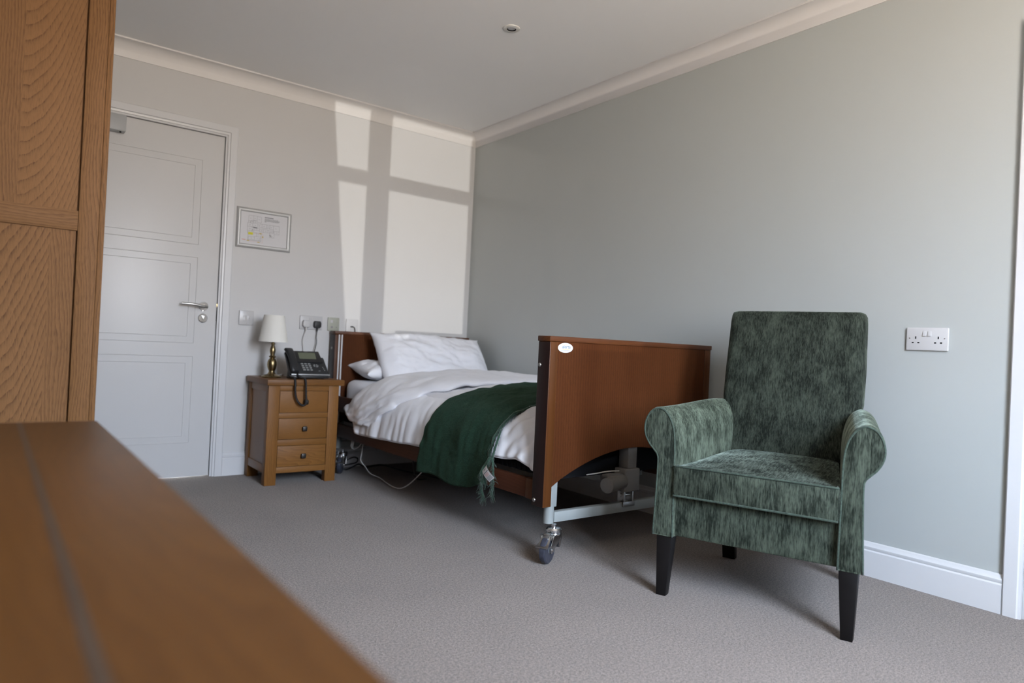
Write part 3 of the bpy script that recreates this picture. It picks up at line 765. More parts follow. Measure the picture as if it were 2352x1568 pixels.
bm = NB(); box(bm, (0.028, -0.026, -0.054), (0.044, -0.0106, -0.046), 0.002)
tube(bm, [(0.042, -0.022, -0.050), (0.050, -0.026, -0.054), (0.055, -0.026, -0.066), (0.057, -0.024, -0.085), (0.057, -0.022, -0.16), (0.055, -0.02, -0.30)], 0.0025, 8)
obj('lead', bm, M['plastic_black'], tp, label='black lead')

def uk_plug(name, label, loc, mat, cable_pts, cmat, sz=1.0):
    t = thing(name, label, 'plug', loc, 0)
    bm = NB()
    out = [(-0.018, 0.024), (0.018, 0.024), (0.0245, 0.012), (0.0245, -0.012), (0.016, -0.022), (-0.016, -0.022), (-0.0245, -0.012), (-0.0245, 0.012)]
    prism(bm, [(x*sz, z*sz) for x, z in out], lambda p: (p[0], -0.0005, p[1]), lambda p: (p[0]*0.92, -0.026, p[1]*0.92), 0.004, 3)
    obj('body', bm, mat, t)
    bm = NB(); cyl(bm, (0, -0.014, -0.020*sz), (0, -0.014, -0.042*sz), 0.006, 0.0035, 14)
    tube(bm, [(0, -0.014, -0.040*sz)]+cable_pts, 0.0026, 8)
    obj('cable', bm, cmat, t)
    return t
uk_plug('white_plug', 'white plug in the left half of the socket above the bedside cabinet', (-1.222, -0.0098, 0.918), M['plastic_white'],
        [(-0.012, -0.012, -0.08), (-0.016, -0.010, -0.11), (-0.010, -0.012, -0.15), (-0.008, -0.012, -0.20), (-0.008, -0.010, -0.31), (-0.008, -0.008, -0.40)], M['cable_white'])
uk_plug('black_plug', 'black plug in the right half of the socket above the bedside cabinet', (-1.150, -0.0098, 0.917), M['plastic_black'],
        [(-0.004, -0.014, -0.08), (-0.001, -0.016, -0.11), (-0.010, -0.022, -0.15), (-0.026, -0.040, -0.19), (-0.030, -0.045, -0.24), (-0.030, -0.040, -0.313)], M['plastic_black'])

# ------------------------------------------------------------------ evacuation plan in a silver frame
fx0, fx1, fz0, fz1 = -1.667, -1.342, 1.351, 1.5905
pf = thing('framed_floor_plan', 'silver framed escape plan with a yellow marked room, beside the door', 'picture frame', (fx0, -0.0005, fz0))
fw, fh = fx1-fx0, fz1-fz0
FP = [(0, 0), (0, 0.006), (0.004, 0.010), (0.010, 0.0135), (0.016, 0.0135), (0.022, 0.010), (0.0245, 0.005), (0.0245, 0)]
bm = NB()
corners = [(0, 0, 1, 1), (fw, 0, -1, 1), (fw, fh, -1, -1), (0, fh, 1, -1)]
for i in range(4):
    a, b = corners[i], corners[(i+1) % 4]
    prism(bm, FP, lambda p: (a[0]+a[2]*p[0], -p[1], a[1]+a[3]*p[0]), lambda p: (b[0]+b[2]*p[0], -p[1], b[1]+b[3]*p[0]))
obj('frame', bm, M['alu'], pf, 40)
bm = NB(); box(bm, (0.018, -0.0045, 0.018), (fw-0.018, -0.001, fh-0.018)); pap = obj('plan_sheet', bm, M['paper'], pf, 0)
# drawing: lines given in the unit square of the visible sheet
px0, pz0, pw_, ph_ = 0.0245, 0.0245, fw-0.049, fh-0.049
def ln(bm, x0, y0, x1, y1, t=0.0011, dy=0.0):
    a = Vector((px0+x0*pw_, 0, pz0+y0*ph_)); b = Vector((px0+x1*pw_, 0, pz0+y1*ph_))
    if (b-a).length < 1e-6: return
    d = (b-a).normalized(); n = Vector((d.z, 0, -d.x))*t/2
    v = [bm.verts.new((p.x, -0.00475-dy, p.z)) for p in (a-n, b-n, b+n, a+n)]
    bm.faces.new(v)
def rect(bm, x0, y0, x1, y1):
    ln(bm, x0, y0, x1, y0); ln(bm, x1, y0, x1, y1); ln(bm, x1, y1, x0, y1); ln(bm, x0, y1, x0, y0)
bm = NB()
rects = [(0.16, 0.72, 0.26, 0.90), (0.26, 0.76, 0.34, 0.90), (0.34, 0.70, 0.43, 0.89), (0.16, 0.66, 0.20, 0.72), (0.21, 0.66, 0.25, 0.74), (0.27, 0.67, 0.31, 0.75), (0.14, 0.55, 0.25, 0.66), (0.25, 0.55, 0.36, 0.67),
         (0.14, 0.42, 0.24, 0.55), (0.15, 0.34, 0.24, 0.42), (0.24, 0.40, 0.28, 0.52), (0.28, 0.45, 0.40, 0.52), (0.40, 0.55, 0.45, 0.67), (0.45, 0.55, 0.55, 0.67), (0.55, 0.56, 0.62, 0.67), (0.62, 0.54, 0.70, 0.67), (0.70, 0.50, 0.83, 0.67),
         (0.40, 0.42, 0.48, 0.50), (0.48, 0.42, 0.58, 0.51), (0.58, 0.42, 0.70, 0.50), (0.62, 0.28, 0.72, 0.46), (0.62, 0.28, 0.66, 0.36), (0.72, 0.40, 0.83, 0.50), (0.34, 0.26, 0.44, 0.37), (0.17, 0.14, 0.30, 0.24), (0.30, 0.14, 0.44, 0.26), (0.40, 0.12, 0.44, 0.20), (0.16, 0.12, 0.44, 0.37)]
for r in rects: rect(bm, *r)
for (x, y) in ((0.20, 0.81), (0.29, 0.82), (0.38, 0.80), (0.19, 0.60), (0.30, 0.60), (0.19, 0.48), (0.34, 0.48), (0.49, 0.61), (0.58, 0.61), (0.65, 0.60), (0.75, 0.58), (0.44, 0.46), (0.53, 0.46), (0.63, 0.46), (0.77, 0.45), (0.38, 0.32), (0.23, 0.19), (0.36, 0.19), (0.67, 0.32)):
    ln(bm, x-0.012, y, x+0.016, y, 0.0016)
obj('plan_drawing', bm, M['ink'], pap, 0)
bm = NB(); ln(bm, 0.50, 0.895, 0.69, 0.895, 0.0042); obj('heading', bm, M['ink_dark'], pap, 0)
for k, (a, b) in enumerate(((0.50, 0.80), (0.50, 0.83), (0.50, 0.81), (0.50, 0.54))):
    y = 0.845-k*0.030; x = a
    rr = random.Random(k); bm = NB()
    while x < b:
        w_ = rr.uniform(0.018, 0.05); ln(bm, x, y, min(b, x+w_), y, 0.0024); x += w_+0.007
    obj('text_line', bm, M['ink_dark'], pap, 0)
for a in ((0.265, 0.535, 0.35, 0.525, 0.005), (0.625, 0.37, 0.645, 0.30, 0.004), (0.245, 0.45, 0.262, 0.45, 0.004)):
    bm = NB(); ln(bm, *a); obj('stair_symbol', bm, M['ink_dark'], pap, 0)
bm = NB(); ln(bm, 0.165, 0.335, 0.265, 0.335, 0.0155, 0.0002); obj('marked_room', bm, M['ink_yellow'], pap, 0)
for (x, y, s_) in ((0.425, 0.365, 0.05), (0.475, 0.265, 0.026), (0.165, 0.105, 0.05), (0.39, 0.085, 0.05)):
    bm = NB(); ln(bm, x-s_/2, y, x+s_/2, y, 0.0052 if s_ > 0.03 else 0.010, 0.0003); obj('route_arrow', bm, M['ink_orange'], pap, 0)
bm = NB()
for a in ((0.27, 0.35, 0.40, 0.36), (0.40, 0.365, 0.475, 0.365), (0.475, 0.365, 0.475, 0.075), (0.475, 0.075, 0.17, 0.10), (0.17, 0.105, 0.04, 0.115)): ln(bm, *a, 0.0010, 0.0001)
ln(bm, 0.03, 0.125, 0.11, 0.122, 0.0035, 0.0001)
obj('escape_route', bm, M['ink_red'], pap, 0)

# ------------------------------------------------------------------ ceiling downlight
dl = thing('downlight', 'small round recessed downlight in the ceiling', 'ceiling light', (-0.858, -1.556, ZC))
bm = NB(); lathe(bm, [(0.0215, -0.0005), (0.0225, -0.006), (0.036, -0.0065), (0.0405, -0.004), (0.0415, -0.0002)], (0, 0, 0), 56)
for f in [f for f in bm.faces if len(f.verts) > 4]: bm.faces.remove(f)
obj('rim', bm, M['lamp_rim'], dl)
bm = NB(); lathe(bm, [(0.0216, -0.0056), (0.0216, -0.0016), (0.019, -0.0014), (0.0, -0.0014)], (0, 0, 0), 40)
for f in [f for f in bm.faces if len(f.verts) > 4]: bm.faces.remove(f)
obj('bezel', bm, M['hole'], dl)
bm = NB(); lathe(bm, [(0.0185, -0.0016), (0.017, -0.0022), (0.009, -0.0036), (0, -0.0040)], (0, 0, 0), 40); obj('lamp_face', bm, M['bulb'], dl)

# ------------------------------------------------------------------ profiling bed
bed = thing('care_bed', 'walnut profiling care bed on castors', 'bed', (-0.55, -1.12, 0))
BO = Vector((-0.55, -1.12, 0))
def bb(bm, a, b, bev=0.0015, seg=2): box(bm, Vector(a)-BO, Vector(b)-BO, bev, seg)
bx0, bx1, btop = -1.062, -0.050, 0.885
def end_board(y0, y1, front_sign, zlow, name, lab=None):
    """y0..y1 thickness, arch cut from the lower edge of the panel"""
    cap = NB(); bb(cap, (bx0-0.003, y0-0.003, btop-0.0215), (bx1+0.003, y1+0.003, btop), 0.003)
    bm = NB()
    xa, xb = bx0+0.043, bx1-0.043
    pts = [(xa, zlow+0.078)]
    for k in range(1, 20):
        t = k/20; s_ = min(1.0, min(t, 1-t)/0.5)
        z = zlow+0.078+(0.424-zlow-0.078)*math.sin(s_*math.pi/2)**0.85
        pts.append((xa+(xb-xa)*t, z))
    pts += [(xb, zlow+0.078), (xb, btop-0.0205), (xa, btop-0.0205)]
    ym = (y0+y1)/2
    pa, pb = (y0+0.003, y0+0.021)
    if front_sign > 0: pa, pb = y0+0.003, y1-0.003
    prism(bm, pts, lambda p: (p[0]-BO.x, pa-BO.y, p[1]), lambda p: (p[0]-BO.x, pb-BO.y, p[1]))
    o = obj(name, bm, M['walnut'], bed, 40)
    obj('cap', cap, M['walnut_cap'], o)
    for (a, b) in ((bx0, bx0+0.0425), (bx1-0.0425, bx1)):
        p = NB(); bb(p, (a, y0, zlow), (b, y1, btop-0.0216), 0.003, 3)
        p.normal_update()
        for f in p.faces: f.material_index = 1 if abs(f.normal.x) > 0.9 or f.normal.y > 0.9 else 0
        obj('post', p, [M['walnut_trim'], M['walnut_edge']], o)
    return o
fb = end_board(-2.192, -2.120, -1, 0.213, 'footboard')
hbx = -0.105
hb = end_board(-0.105, -0.030, -1, 0.213, 'headboard')
for (x, y, z) in ((bx0, -2.133, 0.769), (bx0, -2.136, 0.234)):
    bm = NB(); lathe(bm, [(0, -0.004), (0.005, -0.004), (0.0075, -0.002), (0.0085, 0.0), (0, 0)], Vector((x, y, z))-BO, 18, 'X'); obj('bolt', bm, M['satin'], fb)
bm = NB(); lathe(bm, [(0, -0.004), (0.005, -0.004), (0.0075, -0.002), (0.0085, 0.0), (0, 0)], Vector((bx0, -0.06, 0.775))-BO, 18, 'X'); obj('bolt', bm, M['satin'], hb)
# white guide channels on the inner faces
for xx in (-1.036, -1.018, -0.091, -0.073):
    bm = NB(); bb(bm, (xx-0.0045, -0.1125, 0.30), (xx+0.0045, -0.1045, 0.862), 0.001); obj('guide_channel', bm, M['plastic_white'], hb, label='white guide channel')
# oval maker's sticker
st_c = Vector((-0.980, -2.1895, 0.8405))
bm = NB()
ring0 = [(st_c.x-BO.x+0.0395*math.cos(t), st_c.y-BO.y+0.0003, st_c.z+0.0195*math.sin(t)) for t in [2*math.pi*k/48 for k in range(48)]]
ring1 = [(p[0], p[1]-0.0008, p[2]) for p in ring0]
ring_loft(bm, [ring0, ring1])
stk = obj('maker_sticker', bm, M['sticker'], fb, 30)
stk['label'] = 'white oval sticker with blue lettering'
# sub-part lettering belongs in the sticker: join it as extra materials
txt = flat_text('lt', 'alerta', 0.0195, lambda c_: Vector((st_c.x-BO.x+0.004+c_.x, st_c.y-BO.y-0.0010-c_.z, st_c.z+0.004+c_.y)), M['navy'], None, 0.0001, 0.00012)
me2 = txt.data; bpy.data.objects.remove(txt)
bm = NB(); bm.from_mesh(stk.data); n0 = len(bm.faces); bm.from_mesh(me2); bm.faces.ensure_lookup_table()
for f in bm.faces[n0:]: f.material_index = 1
n1 = len(bm.faces)
yy = st_c.y-BO.y-0.00105
def squad(x0, z0, x1, z1, mi):
    v = [bm.verts.new((st_c.x-BO.x+x, yy, st_c.z+z)) for x, z in ((x0, z0), (x1, z0), (x1, z1), (x0, z1))]; bm.faces.new(v).material_index = mi
squad(-0.017, -0.0078, 0.026, -0.0052, 2); squad(-0.024, -0.0120, 0.022, -0.0107, 3)
for k in range(6):
    t0, t1 = math.radians(95+k*16), math.radians(95+k*16+16)
    v = [bm.verts.new((st_c.x-BO.x-0.011+r*math.cos(t), yy, st_c.z+0.004+r*math.sin(t))) for r, t in ((0.0085, t0), (0.0120-0.0010*k*0.5, t0), (0.0120-0.0010*(k+1)*0.5, t1), (0.0085, t1))]
    bm.faces.new(v).material_index = 2
bm.to_mesh(stk.data); bm.free(); bpy.data.meshes.remove(me2)
for mm in (M['navy'], M['sun_yellow'], M['ink']): stk.data.materials.append(mm)

# side rails with the wooden end block
for sgn in (-1, 1):
    x0 = -1.040 if sgn < 0 else -0.095
    bm = NB(); bb(bm, (x0, -2.055, 0.226), (x0+0.022, -0.118, 0.305), 0.003); r_ = obj('side_rail', bm, M['walnut_rail'], bed)
    bm = NB(); bb(bm, (x0-0.004, -2.1185, 0.224), (x0+0.026, -2.056, 0.307), 0.004); obj('end_block', bm, M['walnut_trim'], r_)
    bm = NB(); bb(bm, (x0+0.001, -0.50, 0.380), (x0+0.019, -0.12, 0.475), 0.003); obj('upper_rail', bm, M['walnut_rail'], r_)
# mattress platform
bm = NB(); bb(bm, (-1.012, -2.100, 0.322), (-0.100, -0.115, 0.352), 0.003)
for k in range(60):
    y = -2.085+k*0.0325; bb(bm, (-1.017, y, 0.324), (-1.0115, y+0.012, 0.350), 0)
bb(bm, (-1.000, -2.1100, 0.300), (-0.105, -2.1065, 0.440), 0)
obj('mattress_platform', bm, M['mesh_black'], bed)
bm = NB(); bb(bm, (-0.60, -2.0, 0.25), (-0.56, -0.15, 0.30), 0.002); bb(bm, (-0.32, -2.0, 0.25), (-0.28, -0.15, 0.30), 0.002); bb(bm, (-0.98, -1.1, 0.27), (-0.12, -1.05, 0.31), 0.002)
obj('under_frame', bm, M['frame_grey'], bed)
# end frames: uprights, cross bar, lifting column with motor, castors
wheel_src = []
def end_frame(y, s):
    ef = NB()
    xs = (-0.995, -0.118)
    for x in xs:
        p = Vector((x, y, 0))-BO
        cyl(ef, p+Vector((0, 0, 0.139)), p+Vector((0, 0, 0.215)), 0.0205, n=28)
        box(ef, p+Vector((-0.024, -0.020, 0.205)), p+Vector((0.024, 0.020, 0.36)), 0.004)
    bb(ef, (xs[0]+0.018, y-0.015, 0.141), (xs[1]-0.018, y+0.015, 0.183), 0.003)
    o = obj('end_frame', ef, M['frame_grey'], bed)
    # column
    bm = NB(); bb(bm, (-0.578, y-0.028, 0.33), (-0.522, y+0.028, 0.60), 0.004); obj('lift_column', bm, M['motor_grey'], o)
    bm = NB(); bb(bm, (-0.597, y-0.035, 0.230), (-0.503, y+0.035, 0.330), 0.008, 3); hs_ = obj('gearbox', bm, M['motor_grey'], o)
    bm = NB(); p0 = Vector((-0.592, y-0.01, 0.276))-BO; cyl(bm, p0, p0+Vector((-0.128, -0.035*s, -0.004)), 0.033, n=32, bev=0.004); bb(bm, (-0.700, y-0.026, 0.302), (-0.60, y+0.006, 0.312), 0.002)
    obj('motor', bm, M['motor_grey'], o)
    bm = NB()
    for xq in (-0.580, -0.528): bb(bm, (xq-0.005, y-0.020, 0.180), (xq+0.005, y+0.020, 0.234), 0.002)
    cyl(bm, Vector((-0.592, y, 0.212))-BO, Vector((-0.516, y, 0.212))-BO, 0.008, n=16); bb(bm, (-0.590, y-0.022, 0.165), (-0.518, y-0.0155, 0.185), 0.001)
    obj('bracket', bm, M['satin'], o)
    return o
ef1 = end_frame(-2.152, 1); ef2 = end_frame(-0.075, -1)
# castor built about its stem (stem axis at x=y=0), trailing towards -y, later turned
RW = 0.054
cas = bpy.data.objects.new('castor', None); COL.objects.link(cas); cas.parent = bed
TR = -0.060
bm = NB(); lathe(bm, [(0, 0.141), (0.010, 0.141), (0.010, 0.130), (0.026, 0.128), (0.031, 0.122), (0.0315, 0.114), (0.029, 0.110), (0.030, 0.106), (0.027, 0.100), (0, 0.100)], (0, 0, 0), 36)
for sx_ in (-1, 1):
    prism(bm, [(0.028, 0.106), (-0.045, 0.106), (TR-0.012, 0.066), (TR-0.010, 0.046), (TR, 0.040), (TR+0.011, 0.046), (0.012, 0.075)],
          lambda p: (sx_*0.0185, p[0], p[1]), lambda p: (sx_*0.0215, p[0], p[1]), 0.0006)
    cyl(bm, (sx_*0.0215, TR, RW), (sx_*0.0275, TR, RW), 0.0075, 0.0065, 12)
prism(bm, [(0.0, 0.106), (0.033, 0.104), (0.036, 0.088), (0.026, 0.052), (0.018, 0.048), (0.024, 0.085)], lambda p: (-0.0215, p[0], p[1]), lambda p: (0.0215, p[0], p[1]), 0.001)
fork = obj('fork', bm, M['zinc'], cas)
bm = NB(); lathe(bm, [(0.036, -0.0125), (RW-0.006, -0.0130), (RW-0.001, -0.009), (RW, -0.003), (RW, 0.003), (RW-0.001, 0.009), (RW-0.006, 0.0130), (0.036, 0.0125)], (0, TR, RW), 56, 'X')
tyre = obj('tyre', bm, M['tyre'], cas)
bm = NB(); lathe(bm, [(0, -0.0135), (0.012, -0.0135), (0.014, -0.0118), (0.040, -0.0118), (0.042, -0.0126), (0.0425, 0.0126), (0.040, 0.0118), (0.014, 0.0118), (0.012, 0.0135), (0, 0.0135)], (0, TR, RW), 48, 'X')
obj('hub', bm, M['hub'], cas)
bm = NB()
prism(bm, [(-0.060, 0.098), (-0.074, 0.084), (-0.092, 0.074), (-0.104, 0.071), (-0.105, 0.075), (-0.094, 0.079), (-0.078, 0.090), (-0.062, 0.106)], lambda p: (-0.019-0.012*max(0, (-p[0]-0.07)/0.035)*0.6, p[0], p[1]), lambda p: (0.019+0.012*max(0, (-p[0]-0.07)/0.035)*0.6, p[0], p[1]), 0.0008)
box(bm, (-0.024, -0.068, 0.096), (-0.018, -0.048, 0.112), 0.001); box(bm, (0.018, -0.068, 0.096), (0.024, -0.048, 0.112), 0.001); box(bm, (-0.013, -0.060, 0.106), (0.013, -0.038, 0.117), 0.003)
cyl(bm, (-0.026, -0.058, 0.104), (0.026, -0.058, 0.104), 0.005, n=14); box(bm, (-0.012, -0.072, 0.098), (0.012, -0.060, 0.110), 0.002)
bmesh.ops.translate(bm, verts=bm.verts, vec=(0, -0.010, 0))
obj('brake_lever', bm, M['satin'], cas)
CA = math.radians(-64)
def place(c, x, y, a):
    c.location = Vector((x, y, 0))-BO; c.rotation_euler = (0, 0, a)
place(cas, -0.990, -2.182, CA)
for (x, y, a) in ((-0.118, -2.152, 0.6), (-0.995, -0.155, math.radians(-35)), (-0.118, -0.15, 2.0)):
    c2 = copy_part(cas, bed); place(c2, x, y, a)
bm = NB(); tube(bm, [Vector(p)-BO for p in ((-0.600, -2.15, 0.318), (-0.66, -2.14, 0.318), (-0.75, -2.11, 0.306), (-0.84, -2.06, 0.300), (-0.92, -1.98, 0.305), (-0.98, -1.88, 0.315))], 0.003, 8); obj('motor_cable', bm, M['cable_white'], bed)

# ------------------------------------------------------------------ mattress with fitted sheet
bm = NB(); box(bm, (-0.958, -2.105, 0.354), (-0.105, -0.120, 0.580), 0.052, 6)
bmesh.ops.subdivide_edges(bm, edges=[e for e in bm.edges if e.calc_length() > 0.3], cuts=50, use_grid_fill=True)
for v in bm.verts:
    if v.co.x < -0.92 and v.co.z < 0.56:
        v.co.x += 0.008*math.sin(v.co.y*38+1.5*fbm(v.co*6))*sstep(0.57, 0.45, v.co.z)
    if v.co.y > -0.42 and v.co.x < -0.6: v.co.x -= 0.035*sstep(-0.42, -0.30, v.co.y)*sstep(-0.6, -0.92, v.co.x)
    if v.co.z > 0.55: v.co.z += 0.004*fbm(v.co*5)
mt = obj('mattress', bm, M['sheet'], None, 60)
tag(mt, 'mattress in a white fitted sheet, corner bare at the head end', 'mattress')

# ------------------------------------------------------------------ pillows
def pillow(name, label, Wd, Ht, T, mtx, seed, ear=0.05):
    bm = NB(); n1, n2 = 70, 50
    def f(u, v, sgn):
        a, b = u*2-1, v*2-1
        x = a*Wd/2*(1-ear*(1-abs(b)**7)); z = b*Ht/2*(1-ear*1.6*(1-abs(a)**10))
        k = max(0, (1-abs(a)**3.2))**0.46*max(0, (1-abs(b)**3.0))**0.46
        y = sgn*T/2*k
        w = fbm((x*5+seed, z*5, sgn*3.0), 4)*0.022+0.015*fbm((x*3+z*9+seed, z*3-x*5, sgn), 4)
        w += 0.005*math.sin((x*0.5+z)*60+5*fbm((x*4+seed, z*4, 2.0), 3))*max(0, fbm((x*3, z*3, seed+5), 2)+0.2)
        edge = min(1-abs(a), 1-abs(b))
        w += 0.006*math.sin(a*26+seed+4*fbm((x*4, z*4, seed)))*math.exp(-edge*9)*min(1, edge*14)
        y += sgn*w*min(1, k*1.6)
        return mtx @ Vector((x, -y, z))
    g1 = [[bm.verts.new(f(i/n1, j/n2, 1)) for j in range(n2+1)] for i in range(n1+1)]
    g2 = [[g1[i][j] if i in (0, n1) or j in (0, n2) else bm.verts.new(f(i/n1, j/n2, -1)) for j in range(n2+1)] for i in range(n1+1)]
    for i in range(n1):
        for j in range(n2):
            bm.faces.new((g1[i][j], g1[i+1][j], g1[i+1][j+1], g1[i][j+1]))
            bm.faces.new((g2[i][j], g2[i][j+1], g2[i+1][j+1], g2[i+1][j]))
    bmesh.ops.recalc_face_normals(bm, faces=bm.faces)
    o = obj(name, bm, M['linen'], None, 180)
    return tag(o, label, 'pillow')
mA = Matrix.Translation((-0.475, -0.345, 0.722)) @ Matrix.Rotation(math.radians(1.0), 4, 'Y') @ Matrix.Rotation(math.radians(-38), 4, 'X')
pillow('pillow', 'white pillow propped up against the headboard', 0.84, 0.40, 0.18, mA, 2.0, 0.055)
mB = Matrix.Translation((-0.585, -0.250, 0.634)) @ Matrix.Rotation(math.radians(2), 4, 'Y') @ Matrix.Rotation(math.radians(-82), 4, 'X')
pillow('pillow', 'white pillow lying flat underneath the propped one', 0.78, 0.31, 0.14, mB, 9.0, 0.06)

# ------------------------------------------------------------------ duvet
HEM = [(-2.12, 0.335), (-2.06, 0.350), (-2.0, 0.372), (-1.87, 0.360), (-1.5, 0.335), (-1.26, 0.318), (-1.15, 0.314), (-0.95, 0.303), (-0.74, 0.296), (-0.55, 0.290), (-0.46, 0.300), (-0.40, 0.322), (-0.33, 0.352)]
def section(y):
    zh = lerp_tab(HEM, y)
    xs = lerp_tab([(-2.1, -0.006), (-1.9, 0.0), (-1.2, 0.012), (-0.6, 0.022), (-0.33, 0.020)], y)
    dz = lerp_tab([(-2.1, -0.018), (-1.6, 0.0), (-0.9, 0.004), (-0.45, -0.006)], y)
    P = [(-0.075, 0, 0.560), (-0.090, 0, 0.592+dz), (-0.20, 0, 0.612+dz), (-0.38, 0, 0.622+dz), (-0.60, 0, 0.617+dz), (-0.78, 0, 0.596+dz), (-0.91, 0, 0.562+dz*0.6), (-0.985-xs*0.5, 0, 0.508), (-1.018-xs, 0, 0.440), (-1.030-xs*1.4, 0, (0.440+zh)/2-0.01), (-1.036-xs*1.7, 0, zh)]
    return P
_sec = {}
def sec_pts(y):
    k = round(y, 4)
    if k not in _sec:
        S = spline(section(k), 10)
        d = [0.0]
        for a, b in zip(S, S[1:]): d.append(d[-1]+(b-a).length)
        _sec[k] = (S, d)
    return _sec[k]
def D(y, s, extra=0.0):
    """point on the duvet at length y, fraction s of the way from wall edge to hem (s>1 hangs below)"""
    S, d = sec_pts(y); L_ = d[-1]
    t = s*L_
    if s >= 1.0:
        p = S[-1].copy(); p.z -= (s-1.0)*L_; p.y = y
    else:
        i = 0
        lo, hi = 0, len(d)-1
        while hi-lo > 1:
            m_ = (lo+hi)//2
            if d[m_] <= t: lo = m_
            else: hi = m_
        q = (t-d[lo])/max(1e-9, d[lo+1]-d[lo]); p = S[lo].lerp(S[lo+1], q); p.y = y
    return p
def wrinkle(y, s, p):
    side = sstep(0.70, 0.92, s)
    w = 0.014*fbm((p.x*6, p.y*5, 1.3), 4)*(1-side)
    # vertical pleats on the drape, stronger towards the foot
    foot = sstep(-1.75, -2.05, y)
    ph_ = y*34+2.6*fbm((y*3.1, p.z*2.0, 4.0), 3)
    w += side*(0.0065+0.003*foot)*(0.4+1.2*abs(fbm((y*2.3, 1.0, 9.0), 2)))*math.sin(ph_)*sstep(0.72, 1.0, s)
    w += side*0.0028*math.sin(y*83+4*fbm((y*6, p.z*3, 11.0), 2))*sstep(0.78, 1.0, s)
    w += side*0.009*fbm((y*9, p.z*3.0, 7.0), 3)
    # diagonal pulls
    q_ = (y+2.1)*0.64+(p.z-0.58)*0.77
    w += 0.0070*math.sin(q_*110+1.8*fbm((y*5, p.z*5, 2.0), 3))*sstep(0.62, 0.85, s)*foot
    w += 0.004*foot*fbm((p.x*12, p.y*12, p.z*12), 2)
    return w
def nrm(y, s):
    e = 1e-2
    a = D(y, min(1.0, s+e))-D(y, max(0, s-e)); b = D(y+e, s)-D(y-e, s)
    n = a.cross(b); n.normalize()
    if n.z < -0.2 or (abs(n.z) <= 0.2 and n.x > 0): n = -n
    return n
def head_y(s):
    return lerp_tab([(0, -0.47), (0.55, -0.47), (0.75, -0.46), (0.88, -0.43), (0.95, -0.45), (1.0, -0.52)], s)
def fold_head(s):
    return lerp_tab([(0, -0.47), (0.55, -0.47), (0.70, -0.468), (0.80, -0.450), (0.88, -0.400), (0.955, -0.322)], s)
def duv(u, v):
    s = v; y0 = head_y(s); y1 = -2.108
    y = y0+(y1-y0)*u
    p = D(y, s)+nrm(y, s)*(0.004+wrinkle(y, s, D(y, s)))
    if y < -2.02: p.x = max(p.x, -1.052)
    p.y = max(p.y, -2.113)
    return p
bm = NB(); sheet(bm, 170, 130, duv); bmesh.ops.recalc_face_normals(bm, faces=bm.faces)
dv = obj('duvet', bm, M['linen'], None, 180)
md = dv.modifiers.new('thick', 'SOLIDIFY'); md.thickness = 0.022; md.offset = 0.0
tag(dv, 'white duvet spread over the bed with its top edge turned back', 'duvet')
# turned-back top layer
def fold_y(s):
    return lerp_tab([(0, -1.36), (0.45, -1.33), (0.60, -1.27), (0.70, -1.18), (0.78, -1.04), (0.85, -0.90), (0.91, -0.77), (0.955, -0.675)], s)
def fold(u, v):
    s = v*0.955; ya, yb = fold_head(s)+0.004, fold_y(s)
    y = ya+(yb-ya)*u
    p0 = D(y, s)
    puff = 0.034*(1-(2*u-1)**6)**0.5 if 0 < u < 1 else 0.0
    puff = max(puff, 0.006)*(1-0.62*sstep(0.74, 0.95, s))
    ra = math.atan2(s-0.66, 1.25-u)*2.2
    rad = (0.0060*math.sin(ra*13+3.0*fbm((s*4, u*2.5, 5.0), 3))*sstep(0.66, 0.80, s)+0.0025*math.sin(ra*31+4*fbm((s*6, u*3, 1.0), 2))*sstep(0.70, 0.85, s))*sstep(0.98, 0.70, u)
    w = 0.012*fbm((p0.x*7+3, y*6, p0.z*5), 4)+rad*min(1, u*(1-u)*8)
    # roll the head edge round
    p = p0+nrm(y, s)*(0.014+puff+w)
    p.y += 0.020*math.exp(-u*22)
    return p
bm = NB(); sheet(bm, 70, 110, fold); bmesh.ops.recalc_face_normals(bm, faces=bm.faces)
fo = obj('turned_back_edge', bm, M['linen'], dv, 180)
md = fo.modifiers.new('thick', 'SOLIDIFY'); md.thickness = 0.016; md.offset = 0.0
bm = NB(); tube(bm, [duv(k/40, 1.0)+Vector((-0.004, 0, -0.002)) for k in range(41)], 0.0032, 6, sub=2); obj('hem_piping', bm, M['linen'], dv, 180)

# ------------------------------------------------------------------ green throw
def th_edges(s):
    l = lerp_tab([(0, -1.42), (0.55, -1.41), (0.70, -1.37), (0.80, -1.32), (0.92, -1.285), (1.10, -1.262), (1.2, -1.255)], s)
    r = lerp_tab([(0, -1.93), (0.55, -1.90), (0.66, -1.89), (0.76, -1.925), (0.82, -1.90), (0.90, -1.855), (1.0, -1.838), (1.12, -1.818), (1.2, -1.805)], s)
    return l, r
def s_end(u): return 1.105+0.03*sstep(0.15, 0.6, u)-0.02*sstep(0.75, 1.0, u)
def throw(u, v):
    s = 0.04+v*(s_end(u)-0.04)
    a, b = th_edges(s)
    y = a+(b-a)*u
    d0 = D(y, min(s, 1.0)); p = D(y, s)
    n = nrm(y, min(s, 0.985))
    w = wrinkle(y, min(s, 1.0), d0)
    off = 0.024+max(w, -0.002)*(0.8 if s < 1 else 0.5)
    off += 0.006*(1+math.sin(u*15+2.0*fbm((u*3, s*2, 3.0), 2)))*sstep(0.78, 1.0, s)
    off += 0.004*fbm((p.x*14, p.y*14, p.z*14), 3)
    edge = min(u, 1-u)
    off += 0.006*math.exp(-edge*30)*fbm((s*22, u*4, 8.0), 2)
    p = p+n*off
    if s > 1.0: p.x -= 0.012*sstep(1.0, 1.12, s)*0.5
    return p
